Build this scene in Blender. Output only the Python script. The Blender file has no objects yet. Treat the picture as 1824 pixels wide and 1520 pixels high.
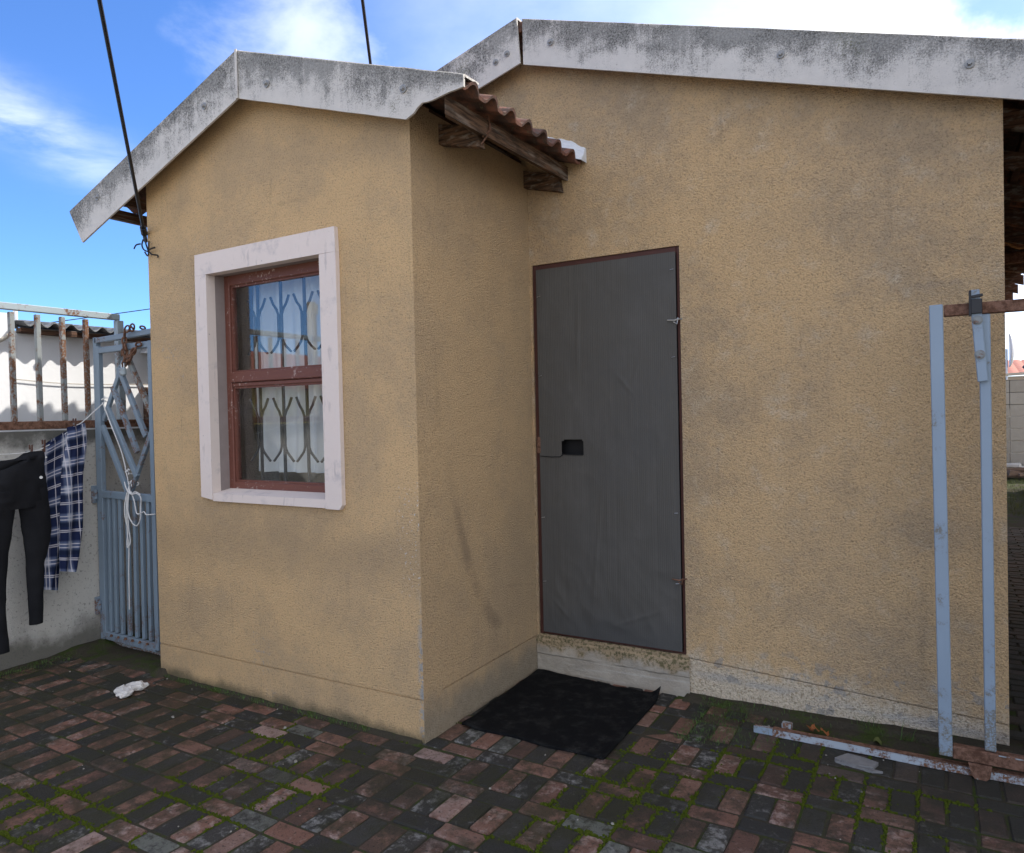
import bpy, bmesh, math, random
from mathutils import Vector, Matrix, noise as mnoise
R = math.radians
random.seed(7)
S = bpy.context.scene
COL = S.collection
V = Vector

# ------------------------------------------------------------------ camera
CAM = V((1.9541, -2.4956, 1.4216)); YAW, PITCH, ROLL, FPX = 30.6404, -1.0218, -1.2929, 1301.33
a, p_, r_ = R(YAW), R(PITCH), R(ROLL)
FW = V((-math.sin(a)*math.cos(p_), math.cos(a)*math.cos(p_), math.sin(p_)))
RT0 = V((math.cos(a), math.sin(a), 0)); UP0 = RT0.cross(FW)
RT = math.cos(r_)*RT0 + math.sin(r_)*UP0; UP = -math.sin(r_)*RT0 + math.cos(r_)*UP0
cam_d = bpy.data.cameras.new('camera'); cam = bpy.data.objects.new('camera', cam_d); COL.objects.link(cam)
cam_d.sensor_fit = 'HORIZONTAL'; cam_d.sensor_width = 36; cam_d.lens = FPX/1824*36
cam_d.clip_start = .05; cam_d.clip_end = 3000
M = Matrix((RT, UP, -FW)).transposed().to_4x4(); M.translation = CAM; cam.matrix_world = M
S.camera = cam
def pix(P):
    d = V(P)-CAM; z = d.dot(FW)
    return (912+FPX*d.dot(RT)/z, 760-FPX*d.dot(UP)/z) if z > .05 else (-9999, -9999)

# ------------------------------------------------------------------ node helper
class NT:
    def __init__(s, nt): s.nt = nt; s.n = nt.nodes; s.l = nt.links
    def new(s, t, **k):
        n = s.n.new(t)
        for a_, b_ in k.items(): setattr(n, a_, b_)
        return n
    def put(s, sock, v):
        if v is None: return
        if hasattr(v, 'is_linked') or isinstance(v, bpy.types.NodeSocket): s.l.new(v, sock)
        elif isinstance(v, (tuple, list)) and len(v) == 3 and sock.type == 'RGBA': sock.default_value = (*v, 1)
        else: sock.default_value = v
    def math(s, op, a_, b_=None, c_=None, clamp=False):
        n = s.new('ShaderNodeMath', operation=op, use_clamp=clamp)
        s.put(n.inputs[0], a_)
        if b_ is not None: s.put(n.inputs[1], b_)
        if c_ is not None: s.put(n.inputs[2], c_)
        return n.outputs[0]
    def vmath(s, op, a_, b_=None):
        n = s.new('ShaderNodeVectorMath', operation=op)
        s.put(n.inputs[0], a_)
        if b_ is not None: s.put(n.inputs[1], b_)
        return n.outputs['Value'] if op in ('DOT_PRODUCT', 'LENGTH', 'DISTANCE') else n.outputs[0]
    def noise(s, vec, scale, detail=4, rough=.55, dist=0):
        n = s.new('ShaderNodeTexNoise')
        s.put(n.inputs['Vector'], vec); n.inputs['Scale'].default_value = scale; n.inputs['Detail'].default_value = detail
        n.inputs['Roughness'].default_value = rough; n.inputs['Distortion'].default_value = dist
        return n.outputs[0]
    def voro(s, vec, scale, feature='F1'):
        n = s.new('ShaderNodeTexVoronoi', feature=feature); s.put(n.inputs['Vector'], vec); n.inputs['Scale'].default_value = scale
        return n.outputs['Distance']
    def ss(s, v, lo, hi, a_=0., b_=1.):
        n = s.new('ShaderNodeMapRange', interpolation_type='SMOOTHSTEP')
        s.put(n.inputs[0], v); s.put(n.inputs[1], lo); s.put(n.inputs[2], hi); s.put(n.inputs[3], a_); s.put(n.inputs[4], b_)
        return n.outputs[0]
    def mix(s, f, a_, b_, mode='MIX'):
        n = s.new('ShaderNodeMix', data_type='RGBA', blend_type=mode)
        s.put(n.inputs[0], f); s.put(n.inputs[6], a_); s.put(n.inputs[7], b_)
        return n.outputs[2]
    def scale(s, vec, v3):
        n = s.new('ShaderNodeMapping'); s.put(n.inputs[0], vec); n.inputs[3].default_value = v3
        return n.outputs[0]
    def sep(s, vec):
        n = s.new('ShaderNodeSeparateXYZ'); s.put(n.inputs[0], vec); return n.outputs
    def pos(s): return s.new('ShaderNodeNewGeometry').outputs['Position']
    def uv(s): return s.new('ShaderNodeUVMap').outputs[0]
    def objc(s): return s.new('ShaderNodeTexCoord').outputs['Object']
    def rnd(s): return s.new('ShaderNodeObjectInfo').outputs['Random']
    def bump(s, h, strength=.5, dist=.01, nrm=None):
        n = s.new('ShaderNodeBump'); n.inputs['Strength'].default_value = strength; n.inputs['Distance'].default_value = dist
        s.put(n.inputs['Height'], h)
        if nrm is not None: s.put(n.inputs['Normal'], nrm)
        return n.outputs[0]
def material(name, fn, rough=.8, metal=0., spec=.3):
    m = bpy.data.materials.new(name); m.use_nodes = True
    t = NT(m.node_tree); b = m.node_tree.nodes['Principled BSDF']
    b.inputs['Roughness'].default_value = rough; b.inputs['Metallic'].default_value = metal
    b.inputs['Specular IOR Level'].default_value = spec
    r = fn(t) if callable(fn) else fn
    if not isinstance(r, dict): r = {'Base Color': r}
    for k, v in r.items(): t.put(b.inputs[k], v)
    return m

# ------------------------------------------------------------------ world, sun, exposure
SUN = V((.513, .80, 1.0)).normalized()
SUN_EL = math.asin(SUN.z); SUN_AZ = math.atan2(SUN.x, SUN.y)
W = bpy.data.worlds.new('World'); S.world = W; W.use_nodes = True
t = NT(W.node_tree); bg = W.node_tree.nodes['Background']; bg.inputs[1].default_value = .125
sky = t.new('ShaderNodeTexSky', sky_type='NISHITA', sun_disc=False)
sky.sun_elevation = SUN_EL; sky.sun_rotation = SUN_AZ; sky.air_density = .8; sky.dust_density = 0.0; sky.ozone_density = 4.0
d = t.new('ShaderNodeTexCoord').outputs['Generated']
dx, dy, dz = t.sep(d)
n1 = t.noise(t.scale(d, (1, 1, 2.0)), 2.1, 7, .58, .25)
n2 = t.noise(t.scale(d, (1, 1, 1.6)), 7.0, 6, .6, .2)
clear = t.ss(t.vmath('DOT_PRODUCT', d, (-.93, .15, .34)), .42, .76)     # the blue gap in the cloud over the left of the yard
cl = t.math('ADD', t.math('MULTIPLY_ADD', clear, -.45, n1), t.math('MULTIPLY', t.math('SUBTRACT', n2, .5), .42))
cl = t.ss(cl, .36, .66)
veil = t.math('MULTIPLY', t.ss(t.math('MULTIPLY_ADD', t.math('SUBTRACT', n1, .5), .6, t.vmath('DOT_PRODUCT', d, (.86, .51, 0.))), -.38, .75), .60)
cl = t.math('MAXIMUM', cl, veil)
# thin wisp low on the left and a small puff above the porch ridge
n3 = t.noise(t.scale(d, (5, 5, 22)), 1.3, 6, .6, .3)
al = t.vmath('DOT_PRODUCT', d, (.47, .88, 0.))
zc = t.math('MULTIPLY_ADD', al, -.30, .312)
wz = t.math('DIVIDE', t.math('SUBTRACT', dz, t.math('MULTIPLY_ADD', t.math('SUBTRACT', n2, .5), .05, zc)), .028)
wisp = t.math('EXPONENT', t.math('MULTIPLY', t.math('MULTIPLY', wz, wz), -1.0))
wisp = t.math('MULTIPLY', t.math('MULTIPLY', wisp, t.ss(al, .13, -.02)), t.math('MULTIPLY', t.ss(n3, .20, .70), .33))
pd = t.math('ADD', t.vmath('DISTANCE', d, (-.640, .630, .455)), t.math('MULTIPLY', t.math('SUBTRACT', n2, .5), .22))
puff = t.math('MULTIPLY', t.ss(pd, .13, .0), .34)
gap = t.math('ADD', t.vmath('DISTANCE', d, (.066, .910, .410)), t.math('MULTIPLY', t.math('SUBTRACT', t.noise(d, 14, 5, .6), .5), .14))
cl = t.math('MULTIPLY', cl, t.ss(gap, .015, .085, .25, 1.0))
cl = t.math('MULTIPLY', cl, t.ss(n3, .15, .5, .72, 1.0))
cl = t.math('MAXIMUM', t.math('MAXIMUM', cl, wisp), puff, clamp=True)
skyc = t.mix(1.0, sky.outputs[0], (.54, .74, 1.0), 'MULTIPLY')
white = t.mix(n2, (7.8, 7.8, 7.9), (11.2, 10.9, 10.3))
t.put(bg.inputs[0], t.mix(t.math('MULTIPLY', cl, .93), skyc, white))
sun_d = bpy.data.lights.new('sun', 'SUN'); sun_d.energy = 4.0; sun_d.angle = R(.55); sun_d.color = (1, .94, .86)
sun = bpy.data.objects.new('sun', sun_d); COL.objects.link(sun); sun.location = (20, 25, 35)
sun.rotation_euler = SUN.to_track_quat('Z', 'Y').to_euler()
S.view_settings.view_transform = 'Standard'; S.view_settings.look = 'None'
S.view_settings.exposure = 1.18; S.view_settings.gamma = 1; S.view_settings.use_curve_mapping = False

# ------------------------------------------------------------------ mesh helpers
OFF = {}
class MB:
    def __init__(s): s.v = []; s.f = []; s.uv = []; s.mi = []
    def poly(s, pts, uvs=None, mi=0):
        n = len(s.v); s.v += [V(p) for p in pts]; s.f.append(list(range(n, n+len(pts)))); s.uv.append(uvs or [(0, 0)]*len(pts)); s.mi.append(mi); return s
    def raw(s, vs, fs, uvs=None, mi=0):
        n = len(s.v); s.v += [V(p) for p in vs]
        for k, f in enumerate(fs):
            s.f.append([n+i for i in f]); s.uv.append(uvs[k] if uvs else [(0, 0)]*len(f)); s.mi.append(mi)
        return s
    def box(s, x0, x1, y0, y1, z0, z1, bev=0):
        if bev <= 0:
            vs = [(x, y, z) for x in (x0, x1) for y in (y0, y1) for z in (z0, z1)]
            return s.raw(vs, [(0, 1, 3, 2), (4, 6, 7, 5), (0, 4, 5, 1), (2, 3, 7, 6), (0, 2, 6, 4), (1, 5, 7, 3)])
        bm = bmesh.new(); bmesh.ops.create_cube(bm, size=1)
        for v in bm.verts: v.co = V(((x0+x1)/2+v.co.x*(x1-x0), (y0+y1)/2+v.co.y*(y1-y0), (z0+z1)/2+v.co.z*(z1-z0)))
        bmesh.ops.bevel(bm, geom=bm.edges[:], offset=bev, segments=1, affect='EDGES', profile=.5)
        s.bm(bm); return s
    def bm(s, bm):
        bm.verts.index_update()
        s.raw([v.co.copy() for v in bm.verts], [[v.index for v in f.verts] for f in bm.faces]); bm.free()
    def bar(s, A, B, w, h, up=(0, 0, 1), bev=.003):
        """square tube from A to B, w across, h along up"""
        A, B = V(A), V(B); d_ = (B-A); L = d_.length; d_.normalize(); u = V(up); u = (u-d_*u.dot(d_)).normalized(); q = d_.cross(u)
        m = MB().box(0, L, -w/2, w/2, -h/2, h/2, bev)
        s.raw([A+d_*v.x+q*v.y+u*v.z for v in m.v], m.f); return s
    def tube(s, pts, r, n=8, caps=True, rf=None):
        pts = [V(p) for p in pts]; k = len(pts); rings = []; prev = None
        for i, P in enumerate(pts):
            d_ = (pts[min(i+1, k-1)]-pts[max(i-1, 0)]).normalized()
            if prev is None: prev = d_.orthogonal().normalized()
            u = (prev-d_*prev.dot(d_))
            u = u.normalized() if u.length > 1e-6 else d_.orthogonal().normalized()
            prev = u; q = d_.cross(u); rr = r*(rf(i/(k-1)) if rf else 1)
            rings.append([P+(u*math.cos(2*math.pi*j/n)+q*math.sin(2*math.pi*j/n))*rr for j in range(n)])
        vs = [v for rg in rings for v in rg]
        fs = [(i*n+j, i*n+(j+1) % n, (i+1)*n+(j+1) % n, (i+1)*n+j) for i in range(k-1) for j in range(n)]
        if caps: fs += [tuple(range(n))[::-1], tuple((k-1)*n+j for j in range(n))]
        return s.raw(vs, fs)
    def cyl(s, A, B, r, n=12): return s.tube([A, B], r, n)
    def prism(s, poly, axis, a0, a1):
        """polygon of 2-D points extruded along an axis; for axis 1 the points are (x, z)"""
        def P(q, t_): return {0: (t_, q[0], q[1]), 1: (q[0], t_, q[1]), 2: (q[0], q[1], t_)}[axis]
        n = len(poly)
        return s.raw([P(q, a0) for q in poly]+[P(q, a1) for q in poly], [list(range(n))[::-1], list(range(n, 2*n))]+[(i, (i+1) % n, n+(i+1) % n, n+i) for i in range(n)])
    def grid(s, fn, nu, nv, uvf=None, mi=0):
        vs = [fn(i/nu, j/nv) for j in range(nv+1) for i in range(nu+1)]
        fs = []; us = []
        for j in range(nv):
            for i in range(nu):
                k = j*(nu+1)+i; fs.append((k, k+1, k+nu+2, k+nu+1))
                q = [(i/nu, j/nv), ((i+1)/nu, j/nv), ((i+1)/nu, (j+1)/nv), (i/nu, (j+1)/nv)]
                us.append([uvf(*w) for w in q] if uvf else q)
        return s.raw(vs, fs, us, mi)
def mesh_of(name, mb, mats, off=V((0, 0, 0)), smooth=False, recalc=True):
    me = bpy.data.meshes.new(name)
    me.from_pydata([tuple(v-off) for v in mb.v], [], mb.f)
    ul = me.uv_layers.new(name='UVMap'); k = 0
    flat = []
    for u in mb.uv: flat += [c for q in u for c in q]
    ul.data.foreach_set('uv', flat)
    for m in (mats if isinstance(mats, (list, tuple)) else [mats]): me.materials.append(m)
    me.polygons.foreach_set('material_index', mb.mi)
    if recalc:
        bm = bmesh.new(); bm.from_mesh(me); bmesh.ops.recalc_face_normals(bm, faces=bm.faces[:]); bm.to_mesh(me); bm.free()
    if smooth: me.polygons.foreach_set('use_smooth', [True]*len(me.polygons))
    me.update(); return me
def tag(o, label=None, cat=None, group=None, kind=None):
    if label: o['label'] = label
    if cat: o['category'] = cat
    if group: o['group'] = group
    if kind: o['kind'] = kind
    return o
def obj(name, mb, mats, parent=None, base=None, smooth=False, recalc=True):
    off = OFF[parent.name] if parent else V(base if base is not None else (0, 0, 0))
    o = bpy.data.objects.new(name, mesh_of(name, mb, mats, off, smooth, recalc)); COL.objects.link(o); OFF[o.name] = V(off)
    if parent: o.parent = parent
    else: o.location = off
    return o
def thing(name, base, label=None, cat=None, group=None, kind=None):
    o = bpy.data.objects.new(name, None); COL.objects.link(o); o.location = base; OFF[o.name] = V(base); o.empty_display_size = .1
    return tag(o, label, cat, group, kind)
def inst(name, me, parent, mat4):
    """an object sharing mesh data; mat4 is its place in the world (things are never rotated)"""
    o = bpy.data.objects.new(name, me); COL.objects.link(o)
    m = mat4.copy()
    if parent: o.parent = parent; m.translation = m.translation-OFF[parent.name]
    o.matrix_local = m; OFF[o.name] = mat4.translation.copy(); return o
def hn(*p): return mnoise.noise(V(p))
def frame(loc, X, Y, Z):
    m = Matrix((X, Y, Z)).transposed().to_4x4(); m.translation = V(loc); return m

# ------------------------------------------------------------------ materials
def plaster_fn(kind):
    def f(t):
        P = t.pos(); x, y, z = t.sep(P)
        big = t.noise(P, 1.25, 4, .55, .4); mid = t.noise(P, 5.5, 5, .6); fine = t.noise(P, 135, 3, .55); vfine = t.noise(P, 250, 1, .5)
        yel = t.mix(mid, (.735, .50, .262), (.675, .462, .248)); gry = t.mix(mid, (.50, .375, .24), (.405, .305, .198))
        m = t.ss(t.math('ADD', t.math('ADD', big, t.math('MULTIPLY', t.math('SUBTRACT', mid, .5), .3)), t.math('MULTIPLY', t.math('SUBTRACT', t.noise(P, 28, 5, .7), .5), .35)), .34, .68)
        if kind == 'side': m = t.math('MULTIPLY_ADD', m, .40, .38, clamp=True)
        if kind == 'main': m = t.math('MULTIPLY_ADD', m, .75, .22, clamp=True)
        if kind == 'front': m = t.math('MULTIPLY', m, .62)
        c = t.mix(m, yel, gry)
        # wear at the foot of the walls
        if kind == 'main':
            damp = t.math('MULTIPLY', t.ss(t.math('MULTIPLY_ADD', x, .05, z), .36, .06), t.ss(x, .83, .86))
            dm = t.ss(t.math('ADD', t.math('MULTIPLY', damp, .55), t.math('MULTIPLY', t.noise(P, 9, 6, .65), .95)), .48, .86)
            smear = t.math('MULTIPLY', t.math('MULTIPLY', t.ss(t.math('ABSOLUTE', t.math('SUBTRACT', z, t.math('MULTIPLY_ADD', x, -.055, .175))), .035, .005), t.ss(t.noise(t.scale(P, (4, 4, 14)), 1.3, 5, .65), .40, .58)), t.ss(x, .84, .95))
            c = t.mix(t.math('MULTIPLY', dm, .85), c, t.mix(t.ss(t.noise(P, 70, 4, .7), .32, .55), (.36, .29, .20), (.72, .63, .49)))
            c = t.mix(t.math('MULTIPLY', smear, .55), c, (.47, .45, .42))
            grey = t.math('MULTIPLY', t.ss(t.noise(P, 14, 5, .6), .58, .62), t.math('MULTIPLY', t.ss(z, .36, .14), t.ss(x, .84, 1.0)))
            c = t.mix(t.math('MULTIPLY', grey, .8), c, (.36, .335, .30))
            # faint patched band right of the door
            bd = t.math('ABSOLUTE', t.math('SUBTRACT', z, t.math('MULTIPLY_ADD', x, .02, 1.88)))
            c = t.mix(t.math('MULTIPLY', t.ss(bd, .02, .0), t.math('MULTIPLY', t.ss(mid, .45, .65), .35)), c, (.42, .33, .24))
        if kind == 'front':
            ch = t.math('MULTIPLY', t.ss(x, -.035, -.004), t.math('MULTIPLY', t.ss(z, .75, .3), t.ss(t.noise(P, 17, 5, .65), .46, .54)))
            c = t.mix(ch, c, (.40, .40, .39))
            sp = t.math('MULTIPLY', t.math('MULTIPLY', t.ss(x, -.16, -.06), t.math('MULTIPLY', t.ss(z, .55, .75), t.ss(z, 1.2, 1.0))), t.ss(t.noise(P, 70, 3, .6), .60, .66))
            c = t.mix(sp, c, (.75, .72, .66))
            gs = t.math('MULTIPLY', t.ss(t.noise(P, 2.6, 3, .5), .60, .72), t.ss(t.noise(P, 46, 4, .7), .55, .62))
            c = t.mix(t.math('MULTIPLY', gs, .6), c, (.36, .36, .36))
            wet = t.ss(t.math('ADD', z, t.math('MULTIPLY', mid, -.12)), .01, -.06)
            c = t.mix(t.math('MULTIPLY', wet, .8), c, (.10, .095, .06))
            band = t.ss(t.math('ABSOLUTE', t.math('SUBTRACT', z, t.math('MULTIPLY_ADD', big, .5, .55))), .20, .0)
            c = t.mix(t.math('MULTIPLY', band, .35), c, (.33, .25, .16))
        if kind == 'side':
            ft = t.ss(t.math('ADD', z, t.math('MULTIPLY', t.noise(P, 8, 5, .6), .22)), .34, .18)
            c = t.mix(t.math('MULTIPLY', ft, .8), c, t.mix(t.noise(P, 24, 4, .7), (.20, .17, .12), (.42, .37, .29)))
            yy = t.math('SUBTRACT', .67, y)
            ln = t.math('ABSOLUTE', t.math('SUBTRACT', z, t.math('MULTIPLY_ADD', t.math('MULTIPLY', yy, yy), 3.97, .365)))
            ln = t.math('DIVIDE', ln, t.math('MULTIPLY_ADD', t.math('MAXIMUM', yy, 0.), 7.5, 1.0))
            sk = t.math('MULTIPLY', t.math('MULTIPLY', t.ss(ln, .042, .002), t.math('MULTIPLY', t.ss(y, .18, .36), t.ss(y, .70, .60))), t.ss(mid, .2, .55))
            c = t.mix(t.math('MULTIPLY', sk, .36), c, (.12, .095, .07))
        cr = t.voro(t.scale(P, (1.0, 1.0, .8)), 1.35, 'DISTANCE_TO_EDGE')
        crm = t.math('MULTIPLY', t.ss(t.math('ADD', cr, t.math('MULTIPLY', t.math('SUBTRACT', t.noise(P, 16, 5, .7), .5), .05)), .0045, .0), t.ss(t.noise(P, 1.7, 3, .5), .52, .64))
        c = t.mix(t.math('MULTIPLY', crm, .16), c, (.13, .10, .07))
        drip = t.math('MULTIPLY', t.ss(t.noise(t.scale(P, (22, 22, .9)), 1.0, 4, .6), .58, .74), t.ss(t.noise(P, 2.3, 3, .5), .42, .62))
        c = t.mix(t.math('MULTIPLY', drip, .28), c, (.25, .195, .13))
        pit = t.ss(t.noise(P, 105, 3, .65), .55, .68)
        c = t.mix(t.math('MULTIPLY', pit, .55), c, t.mix(.75, c, (.07, .05, .03)))
        c = t.mix(t.ss(fine, .50, .34, 0, .36), c, t.mix(.6, c, (.10, .07, .04)))
        h = t.math('ADD', fine, t.math('MULTIPLY', vfine, .45))
        return {'Base Color': c, 'Normal': t.bump(h, 1.0, .015)}
    return f
MAT = {}
MAT['plaster_front'] = material('plaster_front', plaster_fn('front'), .92, spec=.15)
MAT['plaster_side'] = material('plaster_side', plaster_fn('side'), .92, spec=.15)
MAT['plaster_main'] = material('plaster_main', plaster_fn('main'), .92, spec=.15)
def fibre(t):
    u, v, _ = t.sep(t.uv()); P = t.pos()
    n_ = t.noise(P, 7, 6, .68); f_ = t.noise(P, 150, 4, .75); st = t.noise(t.scale(P, (55, 55, 5)), 1.0, 4, .6)
    m = t.math('ADD', t.math('MULTIPLY_ADD', v, .62, t.math('MULTIPLY', t.math('SUBTRACT', n_, .5), 1.5)), t.math('MULTIPLY', t.math('SUBTRACT', st, .5), .42))
    m = t.math('ADD', m, t.math('MULTIPLY', t.math('SUBTRACT', f_, .5), 1.3))
    k = t.ss(m, .10, .56)
    c = t.mix(t.noise(P, 22, 5, .6), (.46, .44, .415), (.60, .57, .53))
    lich = t.mix(t.ss(t.noise(P, 110, 5, .8), .38, .62), (.045, .044, .042), (.27, .265, .25)); lich = t.mix(t.math('MULTIPLY', t.ss(t.noise(P, 5, 4, .6), .45, .65), .5), lich, (.30, .295, .28))
    c = t.mix(t.math('MULTIPLY', k, .93), c, lich)
    gr = t.math('MULTIPLY', t.ss(t.noise(P, 4.5, 3, .5), .60, .72), t.ss(f_, .5, .62))
    c = t.mix(t.math('MULTIPLY', gr, .6), c, (.13, .14, .06))
    return {'Base Color': c, 'Normal': t.bump(f_, .35, .003)}
MAT['fibre_cement'] = material('fibre_cement', fibre, .9, spec=.15)
def wood(base, dark):
    def f(t):
        P = t.pos(); g = t.noise(t.scale(P, (5, 5, 60)), 1.6, 6, .65, .6); b = t.noise(P, 7, 4, .6); gy = t.noise(t.scale(P, (12, 3, 30)), 1.5, 4)
        c = t.mix(t.ss(g, .35, .68), dark, base); c = t.mix(t.math('MULTIPLY', t.ss(gy, .5, .7), .65), c, (.26, .235, .20))
        c = t.mix(t.math('MULTIPLY', t.ss(b, .56, .72), .6), c, (.03, .024, .018))
        return {'Base Color': c, 'Normal': t.bump(g, .5, .004)}
    return f
MAT['old_timber'] = material('old_timber', wood((.17, .10, .06), (.04, .026, .018)), .85, spec=.2)
MAT['dark_timber'] = material('dark_timber', wood((.16, .085, .055), (.055, .032, .022)), .85, spec=.2)
def tile(t):
    P = t.pos(); n_ = t.noise(P, 16, 6, .7); f_ = t.noise(P, 130, 3, .7); r = t.rnd()
    c = t.mix(r, (.27, .125, .08), (.17, .08, .06)); c = t.mix(t.ss(n_, .36, .60), c, (.095, .065, .055))
    c = t.mix(t.ss(t.noise(P, 40, 5, .7), .60, .70), c, (.17, .165, .10)); c = t.mix(t.math('MULTIPLY', t.ss(f_, .58, .70), .7), c, (.05, .04, .035))
    return {'Base Color': c, 'Normal': t.bump(f_, .4, .003)}
MAT['roof_tile'] = material('roof_tile', tile, .9, spec=.15)
MAT['flashing'] = material('flashing', lambda t: {'Base Color': t.mix(t.noise(t.pos(), 35, 5, .7), (.50, .51, .52), (.74, .75, .76)), 'Normal': t.bump(t.noise(t.pos(), 60, 5, .6), .6, .006)}, .7)
def painted(base, rust=.5, chip=(.62, .52), rough=.5, sheen=.35, sc=1., r0=(.075, .035, .02), r1=(.20, .095, .05)):
    def f(t):
        P = t.pos(); z = t.sep(P)[2]
        a_ = t.noise(P, 14*sc, 6, .7); b_ = t.noise(P, 90*sc, 4, .65); lo = t.noise(P, 2.2*sc, 3, .5)
        foot = t.ss(z, .55, .08, 0, .16)
        r = t.ss(t.math('ADD', foot, t.math('ADD', a_, t.math('MULTIPLY', t.math('SUBTRACT', lo, .5), .7))), chip[1]+.05, chip[0]+.07)
        r = t.math('MULTIPLY', r, t.ss(b_, .34, .60))
        r = t.math('MULTIPLY', r, rust*2, clamp=True)
        rc = t.mix(b_, r0, r1)
        c = t.mix(t.noise(P, 6, 4, .6), base, tuple(q*.82 for q in base)); c = t.mix(r, c, rc)
        return {'Base Color': c, 'Roughness': t.math('MULTIPLY_ADD', r, .4, rough), 'Normal': t.bump(t.math('SUBTRACT', t.math('MULTIPLY', b_, .3), r), .3, .002)}
    return f
MAT['blue_paint'] = material('blue_paint', painted((.205, .27, .335), .35, (.70, .58)), .5, spec=.35)
MAT['blue_paint_worn'] = material('blue_paint_worn', painted((.20, .26, .32), .6, (.60, .48)), .5, spec=.35)
MAT['rail_paint'] = material('rail_paint', painted((.33, .39, .42), .5, (.56, .44)), .55, spec=.3)
MAT['gate_blue'] = material('gate_blue', painted((.255, .325, .40), .42, (.67, .55), sc=1.4, r0=(.085, .065, .038), r1=(.20, .165, .10)), .45, spec=.4)
MAT['rust'] = material('rust', lambda t: {'Base Color': t.mix(t.ss(t.noise(t.pos(), 45, 5, .7), .35, .65), (.085, .042, .026), (.20, .11, .075)), 'Normal': t.bump(t.noise(t.pos(), 150, 3), .4, .003)}, .9, spec=.2)
MAT['rusty_bar'] = material('rusty_bar', painted((.24, .26, .26), .9, (.50, .36)), .7, spec=.25)
MAT['rust_white'] = material('rust_white', painted((.38, .42, .46), .6, (.64, .50), sc=1.3), .6, spec=.25)
def chipwood(t):
    P = t.pos(); n_ = t.noise(t.scale(P, (8, 8, 60)), 1.5, 5, .6); e = t.noise(P, 55, 5, .75)
    c = t.mix(n_, (.115, .042, .030), (.17, .062, .043)); lo = t.noise(P, 5, 3)
    c = t.mix(t.math('MULTIPLY', t.ss(t.math('MULTIPLY_ADD', t.math('SUBTRACT', lo, .5), .5, e), .60, .66), .8), c, (.48, .40, .36))
    return {'Base Color': c, 'Normal': t.bump(n_, .3, .003)}
MAT['red_frame'] = material('red_frame', chipwood, .55, spec=.35)
MAT['door_frame'] = material('door_frame', lambda t: t.mix(t.noise(t.pos(), 20, 5, .6), (.085, .030, .022), (.055, .022, .017)), .6)
def trimf(t):
    P = t.pos(); a_ = t.noise(P, 9, 6, .65); b_ = t.noise(P, 50, 5, .7); sc = t.noise(t.scale(P, (30, 30, 6)), 1, 4, .6)
    c = t.mix(a_, (.63, .54, .49), (.70, .615, .56)); c = t.mix(t.math('MULTIPLY', t.ss(a_, .54, .74), .55), c, (.36, .33, .335))
    c = t.mix(t.math('MULTIPLY', t.ss(sc, .60, .70), .4), c, (.30, .27, .27)); c = t.mix(t.ss(b_, .68, .72), c, (.25, .23, .22))
    return {'Base Color': c, 'Normal': t.bump(b_, .3, .004)}
MAT['trim'] = material('trim', trimf, .8, spec=.2)
MAT['reveal'] = material('reveal', lambda t: {'Base Color': t.mix(t.noise(t.scale(t.pos(), (9, 9, 9)), 1, 5, .65), (.20, .165, .155), (.31, .26, .245)), 'Normal': t.bump(t.noise(t.pos(), 60, 4), .4, .004)}, .85)
def glass(name, refl, tint):
    m = bpy.data.materials.new(name); m.use_nodes = True; t = NT(m.node_tree); n = m.node_tree.nodes
    n.remove(n['Principled BSDF']); out = n['Material Output']
    tr = t.new('ShaderNodeBsdfTransparent'); tr.inputs[0].default_value = (*tint, 1)
    gl = t.new('ShaderNodeBsdfGlossy'); gl.inputs['Roughness'].default_value = .012
    df = t.new('ShaderNodeBsdfDiffuse'); df.inputs[0].default_value = (.45, .46, .47, 1)
    fr = t.new('ShaderNodeLayerWeight'); fc = t.math('POWER', fr.outputs['Facing'], 4.0)
    m1 = t.new('ShaderNodeMixShader'); t.put(m1.inputs[0], t.math('MULTIPLY_ADD', fc, .8, refl, clamp=True)); t.l.new(tr.outputs[0], m1.inputs[1]); t.l.new(gl.outputs[0], m1.inputs[2])
    m2 = t.new('ShaderNodeMixShader'); P = t.pos()
    t.put(m2.inputs[0], t.math('MULTIPLY', t.ss(t.noise(P, 5, 5, .6), .45, .8), .05)); t.l.new(m1.outputs[0], m2.inputs[1]); t.l.new(df.outputs[0], m2.inputs[2])
    t.l.new(m2.outputs[0], out.inputs[0]); return m
MAT['glass'] = glass('window_glass', .06, (.92, .94, .94))
def cloth(c0, c1, sc=220, rough=.95):
    return lambda t: {'Base Color': t.mix(t.noise(t.pos(), 6, 4, .6), c0, c1), 'Normal': t.bump(t.noise(t.pos(), sc, 3), .25, .002)}
MAT['curtain'] = material('curtain', cloth((.80, .80, .80), (.70, .70, .71)), .9, spec=.1)
MAT['dark_curtain'] = material('dark_curtain', cloth((.10, .10, .11), (.06, .06, .07)), .9, spec=.1)
MAT['black_iron'] = material('black_iron', lambda t: t.mix(t.ss(t.noise(t.pos(), 30, 4), .62, .7), (.016, .016, .018), (.03, .022, .018)), .5, spec=.4)
MAT['orange_iron'] = material('orange_iron', (.35, .10, .05), .6)
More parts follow.
